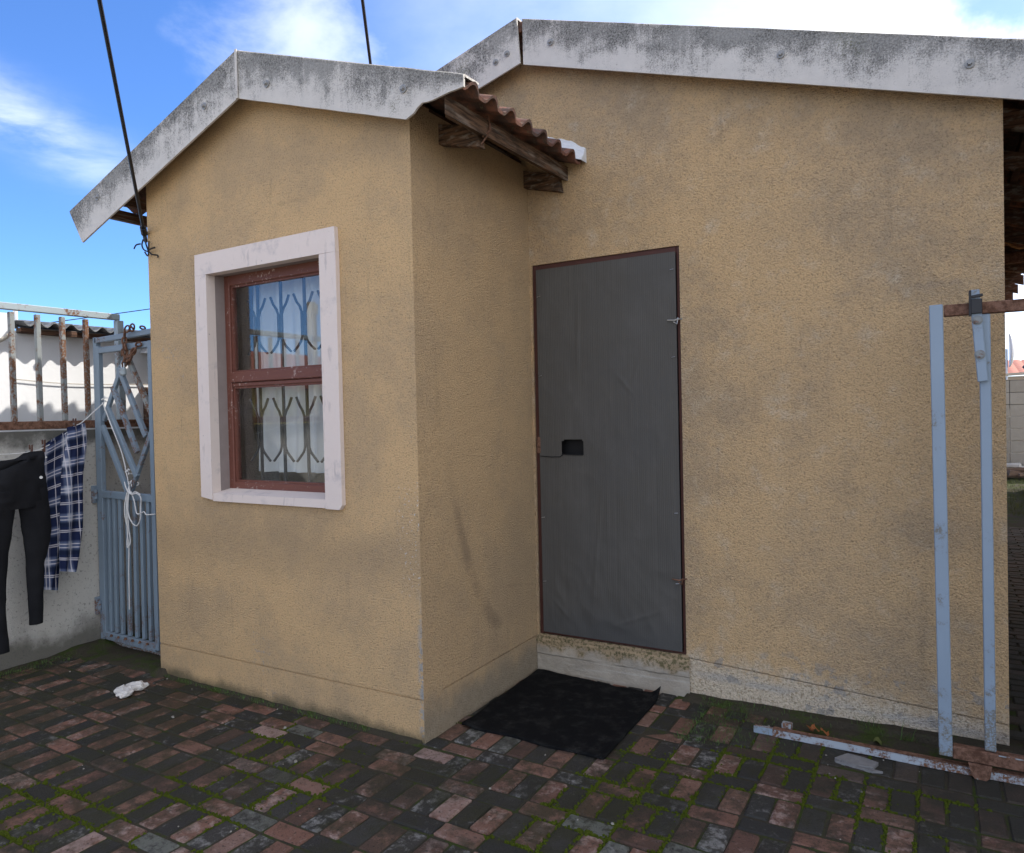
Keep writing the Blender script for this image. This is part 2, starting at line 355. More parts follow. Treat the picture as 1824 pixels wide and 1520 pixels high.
def net(t):
    P = t.pos(); u, v, _ = t.sep(t.uv())
    w = t.new('ShaderNodeTexWave', wave_type='BANDS', bands_direction='X'); t.put(w.inputs[0], t.uv()); w.inputs['Scale'].default_value = 24; w.inputs['Distortion'].default_value = 1.6; w.inputs['Detail'].default_value = 1; w.inputs['Detail Scale'].default_value = .6
    s_ = t.noise(t.scale(t.uv(), (110, 1.2, 1)), 1, 3, .6); b_ = t.noise(P, 2.2, 4, .6); f_ = t.noise(P, 300, 2)
    c = t.mix(s_, (.043, .041, .036), (.097, .092, .083)); c = t.mix(t.math('MULTIPLY', w.outputs[1], .36), c, (.105, .099, .090)); c = t.mix(t.math('MULTIPLY', t.ss(b_, .4, .7), .5), c, (.072, .071, .069))
    c = t.mix(t.math('MULTIPLY', t.ss(t.noise(t.scale(P, (6, 6, 2.5)), 1.2, 6, .7), .46, .72), .26), c, (.115, .111, .104))
    c = t.mix(t.math('MULTIPLY', t.ss(v, .12, .0), .4), c, (.045, .05, .055))
    return {'Base Color': c, 'Normal': t.bump(t.math('ADD', t.math('MULTIPLY', w.outputs[1], .5), t.math('MULTIPLY', f_, .8)), .35, .002)}
MAT['shade_net'] = material('shade_net', net, .75, spec=.3)
MAT['black'] = material('black', (.012, .012, .013), .6)
MAT['cord_white'] = material('cord_white', lambda t: {'Base Color': t.mix(t.noise(t.pos(), 200, 2), (.55, .55, .54), (.78, .78, .77)), 'Normal': t.bump(t.noise(t.pos(), 400, 2), .5, .002)}, .8)
MAT['cable_black'] = material('cable_black', (.012, .012, .014), .45)
def cem(c0, c1, dark=True):
    def f(t):
        P = t.pos(); z = t.sep(P)[2]; a_ = t.noise(P, 3, 6, .62, .3); b_ = t.noise(P, 60, 4, .7)
        c = t.mix(a_, c0, c1)
        if dark:
            k = t.ss(t.math('ADD', z, t.math('MULTIPLY', t.noise(P, 8, 5, .65), .28)), 1.36, 1.50)
            c = t.mix(t.math('MULTIPLY', k, .85), c, (.045, .045, .038))
            k2 = t.ss(t.math('ADD', z, t.math('MULTIPLY', t.noise(P, 5, 5, .6), -.45)), .02, -.18)
            c = t.mix(t.math('MULTIPLY', k2, .8), c, (.07, .065, .05))
        c = t.mix(t.math('MULTIPLY', t.ss(b_, .56, .66), .55), c, (.10, .10, .095))
        return {'Base Color': c, 'Normal': t.bump(t.math('ADD', b_, t.noise(P, 150, 3)), .5, .005)}
    return f
MAT['cement'] = material('cement', cem((.40, .385, .35), (.58, .56, .51)), .93, spec=.12)
def stepf(t):
    P = t.pos(); z = t.sep(P)[2]; a_ = t.noise(P, 8, 6, .65); l_ = t.noise(t.scale(P, (2, 2, 40)), 1, 4); b_ = t.noise(P, 70, 4, .7)
    c = t.mix(a_, (.235, .205, .165), (.45, .405, .335)); c = t.mix(t.math('MULTIPLY', t.ss(l_, .5, .65), .4), c, (.48, .45, .40))
    k = t.ss(t.math('MULTIPLY_ADD', t.noise(P, 11, 5, .6), .16, z), .19, .24)
    c = t.mix(t.math('MULTIPLY', k, .8), c, (.30, .215, .12)); c = t.mix(t.math('MULTIPLY', t.math('MULTIPLY', k, t.ss(b_, .48, .58)), .85), c, (.09, .085, .04))
    return {'Base Color': c, 'Normal': t.bump(t.math('ADD', a_, b_), .6, .008)}
MAT['step'] = material('step', stepf, .93, spec=.12)
MAT['white_wall'] = material('white_wall', lambda t: {'Base Color': t.mix(t.noise(t.pos(), 2, 5, .6), (.62, .63, .64), (.68, .69, .70)), 'Normal': t.bump(t.noise(t.pos(), 40, 4), .3, .004)}, .9, spec=.12)
MAT['yellow_wall'] = material('yellow_wall', lambda t: t.mix(t.noise(t.pos(), 2, 5, .6), (.52, .44, .17), (.44, .38, .16)), .9, spec=.12)
MAT['beige_wall'] = material('beige_wall', lambda t: {'Base Color': t.mix(t.noise(t.pos(), 2, 5, .6), (.46, .40, .31), (.40, .35, .28)), 'Normal': t.bump(t.noise(t.pos(), 80, 4), .4, .005)}, .9, spec=.12)
MAT['asbestos'] = material('asbestos', lambda t: t.mix(t.ss(t.noise(t.pos(), 12, 6, .7), .4, .65), (.10, .105, .11), (.22, .225, .23)), .9)
MAT['far_tile'] = material('far_tile', lambda t: t.mix(t.noise(t.pos(), 3, 5, .7), (.36, .13, .09), (.27, .11, .085)), .9)
def paver_fn(red):
    def f(t):
        P = t.pos(); r = t.rnd(); x, y, z = t.sep(P)
        r2 = t.math('FRACT', t.math('MULTIPLY', r, 37.7)); r3 = t.math('FRACT', t.math('MULTIPLY', r, 91.3))
        off = t.vmath('ADD', P, t.vmath('SCALE', (5., 9., 3.), None))
        a_ = t.noise(P, 26, 6, .7, .3); b_ = t.noise(P, 120, 4, .7); lo = t.noise(P, 1.7, 4, .6)
        if red:
            c = t.mix(r, (.20, .098, .070), (.110, .060, .045)); c = t.mix(t.math('MULTIPLY', r2, .6), c, (.17, .105, .075))
            eff = (.33, .24, .205)
        else:
            c = t.mix(r, (.026, .026, .025), (.046, .045, .040)); c = t.mix(t.math('MULTIPLY', r2, .35), c, (.055, .045, .038)); eff = (.24, .235, .22)
        am = t.math('MULTIPLY_ADD', t.math('POWER', r3, 2.0), .21, -.10 if red else -.135)
        k = t.ss(t.math('ADD', t.math('MULTIPLY_ADD', t.math('SUBTRACT', t.noise(P, 5, 3, .5), .5), .5, a_), am), .50, .70)
        c = t.mix(t.math('MULTIPLY', k, .85), c, eff)
        left = t.math('MULTIPLY', t.ss(x, .2, -1.4), .09)
        gm = t.ss(t.math('ADD', t.math('ADD', t.noise(P, 11, 6, .72), left), t.math('MULTIPLY', t.math('SUBTRACT', lo, .5), .9)), .42, .66)
        c = t.mix(t.math('MULTIPLY', gm, .78), c, t.mix(b_, (.018, .018, .010), (.044, .043, .022)))
        r4 = t.math('FRACT', t.math('MULTIPLY', r, 173.1))
        dk = t.ss(t.math('ADD', t.noise(P, 15, 5, .7), t.math('MULTIPLY', t.math('SUBTRACT', r4, .5), .42)), .50, .68)
        c = t.mix(t.math('MULTIPLY', dk, .60), c, t.mix(b_, (.016, .015, .012), (.040, .037, .030)))
        pale = t.math('MULTIPLY', t.ss(r4, .15 if red else .08, .03), t.ss(t.noise(P, 20, 5, .7), .35, .55))
        c = t.mix(t.math('MULTIPLY', pale, .75), c, (.30, .21, .18) if red else (.155, .16, .135))
        c = t.mix(t.math('MULTIPLY', t.ss(t.noise(P, 75, 4, .7), .57, .66), .75), c, (.022, .02, .017))
        dirt = t.math('MULTIPLY', t.ss(t.math('ADD', y, t.math('MULTIPLY', lo, .8)), .60, 1.05), t.ss(x, 1.0, 1.5))
        c = t.mix(t.math('MULTIPLY', dirt, .85), c, (.035, .033, .026))
        return {'Base Color': c, 'Roughness': t.math('MULTIPLY_ADD', b_, .3, .6), 'Normal': t.bump(t.math('ADD', t.math('MULTIPLY', a_, .8), b_), .8, .006)}
    return f
MAT['paver_red'] = material('paver_red', paver_fn(True), .85, spec=.22)
MAT['paver_dark'] = material('paver_dark', paver_fn(False), .85, spec=.22)
def soilf(t):
    P = t.pos(); a_ = t.noise(P, 7, 6, .7); b_ = t.noise(P, 90, 4, .7)
    c = t.mix(b_, (.030, .027, .019), (.070, .060, .044)); m = t.ss(t.math('MULTIPLY_ADD', t.math('SUBTRACT', b_, .5), .3, a_), .48, .62)
    c = t.mix(t.math('MULTIPLY', m, .8), c, t.mix(b_, (.025, .04, .008), (.055, .082, .015)))
    return {'Base Color': c, 'Normal': t.bump(b_, .8, .008)}
MAT['soil'] = material('soil', soilf, .95, spec=.1)
MAT['moss'] = material('moss', lambda t: t.mix(t.noise(t.pos(), 30, 5, .7), (.032, .046, .005), (.085, .108, .012)), .95, spec=.08)
MAT['grass'] = material('grass', lambda t: t.mix(t.noise(t.pos(), 12, 5, .7), (.07, .095, .025), (.15, .16, .055)), .9, spec=.15)
MAT['ground'] = material('ground', lambda t: t.mix(t.noise(t.pos(), .6, 6, .65), (.26, .225, .175), (.36, .32, .25)), .95, spec=.1)
MAT['asphalt'] = material('asphalt', lambda t: t.mix(t.noise(t.pos(), 30, 4, .7), (.045, .045, .045), (.07, .07, .068)), .9)
MAT['mat'] = material('mat', lambda t: {'Base Color': t.mix(t.ss(t.noise(t.pos(), 14, 6, .7), .45, .75), (.0065, .0068, .0075), t.mix(t.ss(t.noise(t.pos(), 170, 3, .6), .60, .70), (.022, .022, .021), (.09, .088, .08))), 'Normal': t.bump(t.noise(t.pos(), 420, 3, .7), .7, .004)}, .95, spec=.08)
MAT['leaf'] = material('leaf', lambda t: t.mix(t.noise(t.pos(), 60, 3), (.34, .12, .035), (.22, .075, .03)), .8)
MAT['green_leaf'] = material('green_leaf', (.06, .11, .025), .7)
MAT['plastic_bag'] = material('plastic_bag', lambda t: {'Base Color': t.mix(t.noise(t.pos(), 25, 4), (.50, .48, .45), (.66, .64, .61)), 'Normal': t.bump(t.noise(t.pos(), 70, 5, .6), .6, .01)}, .5, spec=.4)
MAT['pebble'] = material('pebble', (.26, .245, .21), .9)
MAT['jeans'] = material('jeans', lambda t: {'Base Color': t.mix(t.noise(t.pos(), 9, 5, .65), (.009, .0095, .011), (.024, .025, .029)), 'Normal': t.bump(t.noise(t.pos(), 350, 2), .3, .002)}, .95, spec=.08)
MAT['zinc'] = material('zinc', lambda t: t.mix(t.noise(t.pos(), 60, 3), (.22, .22, .22), (.34, .34, .335)), .6, .35)
MAT['steel'] = material('steel', (.42, .43, .44), .35, .8)
def plaid(t):
    u, v, _ = t.sep(t.uv())
    def stripe(c, per, lo, w, soft):
        fr = t.math('FRACT', t.math('DIVIDE', c, per)); dd = t.math('ABSOLUTE', t.math('SUBTRACT', fr, lo))
        return t.ss(dd, w+soft, w)
    c = t.mix(t.noise(t.pos(), 10, 4), (.012, .018, .052), (.018, .026, .070))
    bx = t.math('MULTIPLY', stripe(u, .105, .30, .10, .10), .55); by = t.math('MULTIPLY', stripe(v, .115, .30, .11, .10), .60)
    c = t.mix(by, c, (.13, .165, .27)); c = t.mix(bx, c, (.13, .165, .27))
    c = t.mix(t.math('MULTIPLY', t.math('MULTIPLY', bx, by), 2.2), c, (.44, .47, .54))
    c = t.mix(t.math('MULTIPLY', stripe(v, .115, .52, .07, .06), .5), c, (.008, .014, .028))
    for k in (.22, .36, .78): c = t.mix(t.math('MULTIPLY', stripe(u, .105, k, .012, .012), .7), c, (.60, .58, .62))
    for k in (.24, .36, .74, .80): c = t.mix(t.math('MULTIPLY', stripe(v, .115, k, .012, .012), .7), c, (.60, .58, .62))
    return {'Base Color': c, 'Normal': t.bump(t.noise(t.pos(), 300, 2), .25, .002)}
MAT['plaid'] = material('plaid', plaid, .95, spec=.08)
MAT['peg'] = material('peg', (.085, .04, .028), .6)
MAT['block'] = material('block', lambda t: {'Base Color': t.mix(t.rnd(), t.mix(t.noise(t.pos(), 9, 5, .7), (.20, .185, .155), (.30, .28, .24)), t.mix(t.noise(t.pos(), 9, 5, .7), (.24, .225, .19), (.34, .32, .28))), 'Normal': t.bump(t.noise(t.pos(), 60, 4), .5, .01)}, .95, spec=.1)
MAT['pole_wood'] = material('pole_wood', lambda t: t.mix(t.noise(t.scale(t.pos(), (20, 20, 2)), 1, 4), (.30, .27, .22), (.42, .38, .32)), .9)
MAT['debris'] = material('debris', lambda t: t.mix(t.noise(t.pos(), 12, 4), (.10, .07, .05), (.22, .15, .11)), .9)

# ================================================================== THE SETTING: ground, paving
g = MB()
NG = 40
def gpos(u, v):
    x = (u-.5)*2; y = (v-.5)*2
    x = math.copysign(abs(x)**3, x)*900; y = math.copysign(abs(y)**3, y)*900
    return V((x, y+.5, -.035))
g.grid(gpos, NG, NG)
tag(obj('ground', g, MAT['ground'], recalc=False), kind='structure')
tag(obj('street', MB().box(-60, 60, -14, -8.2, -.03, -.026), MAT['asphalt']), kind='structure')

PX, PY = .177, .2645            # paver pitch along X, course pitch along Y
pav = thing('brick_paving', (0, -1, 0), kind='structure')
def paver_mesh(nm, sx, sy, m, seed):
    rr = random.Random(seed); bm = bmesh.new(); bmesh.ops.create_cube(bm, size=1)
    for v in bm.verts: v.co = V((v.co.x*sx, v.co.y*sy, v.co.z*.05-.025))
    top = [e for e in bm.edges if all(v.co.z > -.01 for v in e.verts)] + [e for e in bm.edges if abs(e.verts[0].co.z-e.verts[1].co.z) > .02]
    bmesh.ops.bevel(bm, geom=top, offset=.006, segments=1, affect='EDGES', profile=.6)
    for v in bm.verts:
        v.co.x += rr.uniform(-.0016, .0016); v.co.y += rr.uniform(-.0016, .0016); v.co.z += rr.uniform(-.001, .001)
    mb = MB(); mb.bm(bm); return mesh_of(nm, mb, m)
PM = {(k, c): [paver_mesh('paver', *(dims), MAT['paver_'+c], hash((k == 's', c == 'red', i)) & 999) for i in range(4)]
      for k, dims in (('s', (.170, .0785)), ('y', (.0825, .1635))) for c in ('red', 'dark')}
def inside(x, y):
    if x < -2.70 or x > 3.15: return False
    if y > 1.0: return False
    if -1.83 < x < -.02 and y > -.02: return False
    if x < -1.85 and y > .35: return False
    return True
spots = []
for j in range(-9, 8):
    yc = -.235+j*PY
    for i in range(-22, 24):
        x = .265+PX/2+i*PX; col = 'red' if (i+j*1) % 2 == 0 else 'dark'
        spots.append(('s', col, x+.004*hn(i, j, 1), yc))
        for h_ in (0, 1):
            ii = 2*i+h_; x2 = .265+PX/4+i*PX+h_*PX/2
            y2 = yc-.1325
            col2 = 'red' if (ii+j) % 2 == 1 else 'dark'
            if -1.80 < x2 < .05 and abs(y2+.1025) < .01: continue
            if x2 <= -1.80 and abs(y2+.1025) < .01 and False: continue
            spots.append(('y', col2, x2, y2))
for i in range(-12, 1):         # border course against the porch wall
    spots.append(('s', 'red' if i % 2 else 'dark', .05-PX/2+i*PX+.177, -.1515)); 
    spots.append(('s', 'dark' if i % 2 else 'red', .05-PX/2+i*PX+.14, -.069))
vis, rest = [], []
for q in spots:
    if not inside(q[2], q[3]) and not (q[0] == 's' and q[3] > -.15 and q[3] < 0 and -1.9 < q[2] < .06): continue
    X, Y = pix((q[2], q[3], 0))
    (vis if (-90 < X < 1910 and Y < 1600) else rest).append(q)
vis.sort(key=lambda q: (V((q[2], q[3], 0))-CAM).length)
rest += vis[300:]; vis = vis[:300]
def lift(x, y): return .004*hn(x*1.3, y*1.3, 5)+.002*hn(x*5, y*5, 2)
rb = MB()
for n_, q in enumerate(vis+rest):
    rr = random.Random(n_*7+1); k, c, x, y = q
    me = rr.choice(PM[(k, c)])
    m4 = Matrix.Translation((x+rr.uniform(-.002, .002), y+rr.uniform(-.002, .002), lift(x, y)+rr.uniform(-.0025, .0015))) @ Matrix.Rotation(rr.uniform(-.018, .018)+(math.pi if rr.random() < .5 else 0), 4, 'Z') @ Matrix.Rotation(rr.uniform(-.014, .014), 4, 'X') @ Matrix.Rotation(rr.uniform(-.014, .014), 4, 'Y')
    if n_ < len(vis): inst('paver', me, pav, m4)
    else: rb.raw([m4 @ v.co for v in me.vertices], [tuple(f.vertices) for f in me.polygons], mi=0 if c == 'red' else 1)
tag(obj('outer_pavers', rb, [MAT['paver_red'], MAT['paver_dark']], pav), kind='stuff')
bed = MB(); bed.grid(lambda u, v: V((-2.75+6*u, -2.75+3.75*v, -.0055+.003*hn(u*40, v*50, 0))), 60, 70)
obj('joint_bed', bed, MAT['soil'], pav, recalc=False)
# moss in the joints
mo = MB(); rr = random.Random(3)
def lump(mb, x, y, z, r, h):
    n = 5; a0 = rr.random()*6; vs = [(x+r*math.cos(a0+i*2*math.pi/n)*rr.uniform(.7, 1.3), y+r*math.sin(a0+i*2*math.pi/n)*rr.uniform(.7, 1.3), z-.003) for i in range(n)]
    vs += [(x+r*.5*math.cos(a0+.6+i*2*math.pi/n), y+r*.5*math.sin(a0+.6+i*2*math.pi/n), z+h*rr.uniform(.6, 1.)) for i in range(n)]
    mb.raw(vs, [(i, (i+1) % n, n+(i+1) % n, n+i) for i in range(n)]+[tuple(range(n, 2*n))])
def mossy(x, y):
    m = mnoise.fractal(V((x*1.6, y*1.6, 4)), 1, 2, 4)+.5*mnoise.noise(V((x*9, y*9, 1)))
    m -= .30*max(0, 1-abs(x-.45)/.6)*max(0, 1-abs(y+.2)/.5)
    m += .42*max(0, 1-abs(y+.75)/1.2)*max(0, 1-abs(x+1.3)/2.0)
    m += .42*max(0, 1-abs(x-1.25)/.7)*max(0, 1-abs(y-.55)/.5)
    return m
for q in vis:
    k, c, x, y = q; sx, sy = (.0885, .041) if k == 's' else (.0437, .084)
    for s_ in range(64):
        e = s_ % 4; f_ = rr.uniform(-1, 1)
        px, py = (x+sx*f_, y+sy*(1 if e == 0 else -1)) if e < 2 else (x+sx*(1 if e == 2 else -1), y+sy*f_)
        px += rr.gauss(0, .0045); py += rr.gauss(0, .0045); w = mossy(px, py)
        if w < .20+.18*rr.random() or not inside(px, py) and py > 0: continue
        if w > .55 and rr.random() < .5: px += rr.gauss(0, .012); py += rr.gauss(0, .012)
        lump(mo, px, py, -.003+lift(px, py), rr.uniform(.003, .007)*(1+.6*max(0, w)), rr.uniform(.0025, .0055)+.003*max(0, w))
tag(obj('moss', mo, MAT['moss'], None, (0, -1, 0), recalc=False), kind='stuff')
# loose soil swept up against the walls
def soil_h(x, y):
    h = -.02+.006*mnoise.fractal(V((x*7, y*7, 2)), 1, 2, 4)
    if x > .84: h += .027*max(0, min(1, (y-(.90-.15*min(1, max(0, (x-1.0)/.5))))/.16))+.012*max(0, min(1, (x-1.35)/.5))*max(0, min(1, (y-.45)/.25))
    if x < 0 and y < .02 and x > -1.9: h += .030*max(0, 1-abs(min(y, 0))/.055)
    if x < -1.8: h += .028*max(0, 1-abs(x+2.72)/.16)+.026*max(0, min(1, (y+.16)/.16))
    if y > .95: h += .02
    return h
so = MB()
so.grid(lambda u, v: V((.80+2.3*u, .35+.69*v, soil_h(.80+2.3*u, .35+.69*v))), 150, 46)
so.grid(lambda u, v: V((-1.9+1.93*u, -.16+.17*v, soil_h(-1.9+1.93*u, -.16+.17*v))), 130, 14)
so.grid(lambda u, v: V((-2.75+.92*u, -1.0+1.35*v, soil_h(-2.75+.92*u, -1.0+1.35*v))), 60, 90)
tag(obj('soil', so, MAT['soil'], smooth=True, recalc=False), kind='structure')
# grassy tufts beside the door mat and along the wall foot
gr = MB(); rr = random.Random(11)
def blade(mb, x, y, z, h, lean):
    a_ = rr.random()*6.28; w = rr.uniform(.0008, .0018); dx_, dy_ = math.cos(a_), math.sin(a_); L = lean*h
    mb.raw([(x-dy_*w, y+dx_*w, z), (x+dy_*w, y-dx_*w, z), (x+dx_*L*.4+dy_*w*.7, y+dy_*L*.4-dx_*w*.7, z+h*.6), (x+dx_*L*.4-dy_*w*.7, y+dy_*L*.4+dx_*w*.7, z+h*.6), (x+dx_*L, y+dy_*L, z+h)], [(0, 1, 2, 3), (3, 2, 4)])
for k in range(1500):
    x = .93+abs(rr.gauss(0, .22)); y = rr.uniform(.55, 1.0)
    if x > 1.6: continue
    blade(gr, x, y, soil_h(x, y)-.002 if soil_h(x, y) > -.006 else -.006, rr.uniform(.006, .022), rr.uniform(.3, 1.3))
for k in range(420):
    x = rr.uniform(-1.84, -.3); y = -.01-abs(rr.gauss(0, .014)); blade(gr, x, y, .002, rr.uniform(.006, .018), rr.uniform(.3, 1.2))
for k in range(26): blade(gr, 1.66+rr.gauss(0, .03), .97+rr.gauss(0, .01), .012, rr.uniform(.03, .075), rr.uniform(.3, .9))
for k in range(14): blade(gr, 1.80+rr.gauss(0, .04), .93, .012, rr.uniform(.03, .10), rr.uniform(.5, 1.2))
for k in range(700):
    x = -2.70+abs(rr.gauss(0, .06)); y = rr.uniform(-.9, .2); blade(gr, x, y, .0, rr.uniform(.006, .02), rr.uniform(.3, 1.2))
tag(obj('grass_tufts', gr, MAT['green_leaf'], recalc=False), kind='stuff')
# side path to the right of the house
sp = thing('side_path', (2.6, 4, 0), kind='structure')
obj('path_bed', MB().grid(lambda u, v: V((2.17+1.0*u, 1.04+6.5*v, -.012)), 4, 20), MAT['soil'], sp, recalc=False)
rr = random.Random(5); srb = MB(); cnt = 0
for j in range(74):
    y = 1.09+j*.0875
    for i in range(6):
        x = 2.22+i*PX+(.0885 if j % 2 else 0); c = 'red' if rr.random() < .5 else 'dark'; me = rr.choice(PM[('s', c)])
        m4 = Matrix.Translation((x, y, rr.uniform(-.004, .002))) @ Matrix.Rotation(rr.uniform(-.03, .03), 4, 'Z')
        X, Y = pix((x-.05, y, 0))
        if X < 1850 and cnt < 200: inst('paver', me, sp, m4); cnt += 1
        else: srb.raw([m4 @ v.co for v in me.vertices], [tuple(f.vertices) for f in me.polygons], mi=0 if c == 'red' else 1)
tag(obj('outer_pavers', srb, [MAT['paver_red'], MAT['paver_dark']], sp), kind='stuff')
bk = MB(); bk.grid(lambda u, v: V((1.5+3*u, 7.5+8*v, -.012+.03*mnoise.fractal(V((u*9, v*22, 0)), 1, 2, 3))), 30, 80)
tag(obj('back_yard', bk, MAT['soil'], smooth=True, recalc=False), kind='structure')
bg_ = MB(); rr = random.Random(8)
for k in range(9000): blade(bg_, rr.uniform(2.4, 3.6), rr.uniform(8.6, 13.6), -.01, rr.uniform(.02, .07), rr.uniform(.3, 1.2))
tag(obj('grass', bg_, MAT['grass'], recalc=False), kind='stuff')

# ================================================================== THE HOUSE
H = thing('house', (0, 1.0, 0), 'tan plastered house with projecting gabled porch, grey bargeboards and netted door', 'house')
WX0, WX1, WZ0, WZ1 = -1.352, -.535, 1.035, 2.185      # window opening
DX0, DX1, DZ0, DZ1 = .0155, .842, .198, 2.228         # door opening
PW, MR, ML, MD, MB_ = 1.856, 2.166, -2.10, 1.027, 8.6
def roof_p(x): return 3.185-.361*abs(x+.962)          # porch roof top line
def roof_m(x): return (3.503-.327*(x-.046)) if x > .046 else 3.503-.268*(.046-x)
# porch front wall, a thin scored joint (recess) at the plinth
LJ = .187
def fw_piece(mb, x0, x1, z0, z1, y0=0., y1=.14): mb.box(x0, x1, y0, y1, z0, z1)
w = MB()
w.prism([(-PW, -.03), (0, -.03), (0, .184), (-PW, .172)], 1, 0, .14)
w.prism([(-PW, .172), (0, .184), (0, .190), (-PW, .178)], 1, .006, .14)
w.prism([(-PW, .178), (0, .190), (0, WZ0), (-PW, WZ0)], 1, 0, .14)
fw_piece(w, -PW, WX0, WZ0, WZ1); fw_piece(w, WX1, 0, WZ0, WZ1)
w.prism([(-PW, WZ1), (0, WZ1), (0, roof_p(0)-.06), (-.962, 3.185-.06), (-PW, roof_p(-PW)-.06)], 1, 0, .14)
obj('porch_front_wall', w, MAT['plaster_front'], H)
w = MB()
w.prism([(.14, -.03), (MD, -.03), (MD, .19), (.14, .186)], 0, -.14, 0); w.prism([(.14, .186), (MD, .190), (MD, .196), (.14, .192)], 0, -.14, -.006); w.prism([(.14, .192), (MD, .196), (MD, roof_p(0)-.07), (.14, roof_p(0)-.07)], 0, -.14, 0)
# return of the front wall so that the corner is one plane
w.prism([(.0005, -.03), (.14, -.03), (.14, roof_p(0)-.07), (.0005, roof_p(0)-.07)], 0, -.001, .0012)
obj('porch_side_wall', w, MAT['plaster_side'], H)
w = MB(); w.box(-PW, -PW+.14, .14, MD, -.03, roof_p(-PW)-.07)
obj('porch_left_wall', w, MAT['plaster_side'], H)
w = MB(); T = .16
J0, J1 = .192, .118
def jl(x): return J0+(J1-J0)*max(0, (x-.84))/(MR-.84)
w.prism([(DX1, -.03), (MR, -.03), (MR, jl(MR)), (DX1, jl(DX1))], 1, MD, MD+T)
w.prism([(DX1, jl(DX1)), (MR, jl(MR)), (MR, jl(MR)+.005), (DX1, jl(DX1)+.005)], 1, MD+.012, MD+T)
w.prism([(DX1, jl(DX1)+.005), (MR, jl(MR)+.005), (MR, DZ1), (DX1, DZ1)], 1, MD, MD+T)
w.prism([(ML, -.03), (DX0, -.03), (DX0, DZ1), (ML, DZ1)], 1, MD, MD+T)
w.prism([(ML, DZ1), (MR, DZ1), (MR, roof_m(MR)-.06), (.046, 3.503-.06), (ML, roof_m(ML)-.06)], 1, MD, MD+T)
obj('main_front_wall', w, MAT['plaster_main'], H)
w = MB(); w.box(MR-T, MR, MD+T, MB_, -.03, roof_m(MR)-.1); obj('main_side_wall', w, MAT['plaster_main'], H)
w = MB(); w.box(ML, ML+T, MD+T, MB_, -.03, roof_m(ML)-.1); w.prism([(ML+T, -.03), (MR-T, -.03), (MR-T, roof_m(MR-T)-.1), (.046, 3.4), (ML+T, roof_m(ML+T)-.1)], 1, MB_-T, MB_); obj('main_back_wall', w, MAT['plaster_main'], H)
# concrete step face under the door
st = MB(); rr = random.Random(2)
st.grid(lambda u, v: V((DX0-.012+u*(DX1-DX0+.03), MD-.010-.004*mnoise.fractal(V((u*9, v*3, 1)), 1, 2, 3)-(.014 if .55 < v < .9 else 0)*max(0, hn(u*7, v*2, 5)+.3), -.03+v*.232)), 90, 26)
st.prism([(MD-.012, .197), (MD+.12, .199), (MD+.12, .206), (MD-.004, .205)], 0, DX0, DX1)
obj('threshold', st, MAT['step'], H, smooth=False, recalc=False)

# ---- bargeboards
def board(pts_top, pts_bot, y, th=.010, flange=.11, fl_end=None):
    """pts from left to right; uv v=1 along the top edge"""
    mb = MB(); n = len(pts_top)
    for i in range(n-1):
        A, B, C_, D = pts_bot[i], pts_bot[i+1], pts_top[i+1], pts_top[i]
        L0, L1 = pts_top[i][0], pts_top[i+1][0]
        mb.poly([(A[0], y, A[1]), (B[0], y, B[1]), (C_[0], y, C_[1]), (D[0], y, D[1])], [(L0, 0), (L1, 0), (L1, 1), (L0, 1)])
        mb.poly([(D[0], y+th, D[1]), (C_[0], y+th, C_[1]), (B[0], y+th, B[1]), (A[0], y+th, A[1])], [(L0, 1), (L1, 1), (L1, 0), (L0, 0)])
        mb.poly([(A[0], y+th, A[1]), (B[0], y+th, B[1]), (B[0], y, B[1]), (A[0], y, A[1])], [(L0, 0.)]*4)
        # rolled top flange: rises a little, then runs back over the tiles
        sec = [(y, 0), (y-.002, .010), (y+.008, .017), (y+flange, .020), (y+flange, .011), (y+.010, .007), (y+th, -.004)]
        for k in range(len(sec)-1):
            (ya, za), (yb, zb) = sec[k], sec[k+1]
            mb.poly([(D[0], ya, D[1]+za), (C_[0], ya, C_[1]+za), (C_[0], yb, C_[1]+zb), (D[0], yb, D[1]+zb)], [(L0, .85), (L1, .85), (L1, .8), (L0, .8)])
    for i in (0, n-1):
        A, D = pts_bot[i], pts_top[i]
        mb.poly([(A[0], y, A[1]), (D[0], y, D[1]), (D[0], y+th, D[1]), (A[0], y+th, A[1])], [(0, .2)]*4)
        mb.poly([(D[0], yy, D[1]+zz) for yy, zz in sec], [(0, .2)]*len(sec))
    return mb
BY = -.10
def wob(x, s): return .0022*hn(x*9, s, 0)
# right hand board of the porch: its foot is broken off on a slant
tx = [-.960+i*(.350+.960)/26 for i in range(27)]
top = [(x, 3.185-.3395*(x+.962)+wob(x, 1)) for x in tx]
top = [(x, z if x < .34 else z) for x, z in top]
cut = [(.061, 2.640), (.100, 2.656), (.122, 2.676), (.147, 2.690), (.17, 2.688), (.198, 2.688), (.24, 2.693), (.281, 2.700), (.343, 2.703), (.36, 2.703)]
def low(x):
    if x <= .061: return 2.968-(x+.957)*(2.968-2.640)/(1.018)
    for (a0, b0), (a1, b1) in zip(cut, cut[1:]):
        if x <= a1: return b0+(b1-b0)*(x-a0)/(a1-a0)
    return cut[-1][1]
xs = sorted(set(tx+[c[0] for c in cut if c[0] < .35]))
top = [(x, 3.185-.340*(x+.962)+wob(x, 1)) for x in xs]; bot = [(x, low(x)+wob(x, 3)*(2.2 if x > .06 else .6)) for x in xs]
b1 = obj('bargeboard', board(top, bot, BY), MAT['fibre_cement'], H, recalc=False)
b1['label'] = 'right porch bargeboard, broken off on a slant above the corner'
xs = [i/20 for i in range(21)]
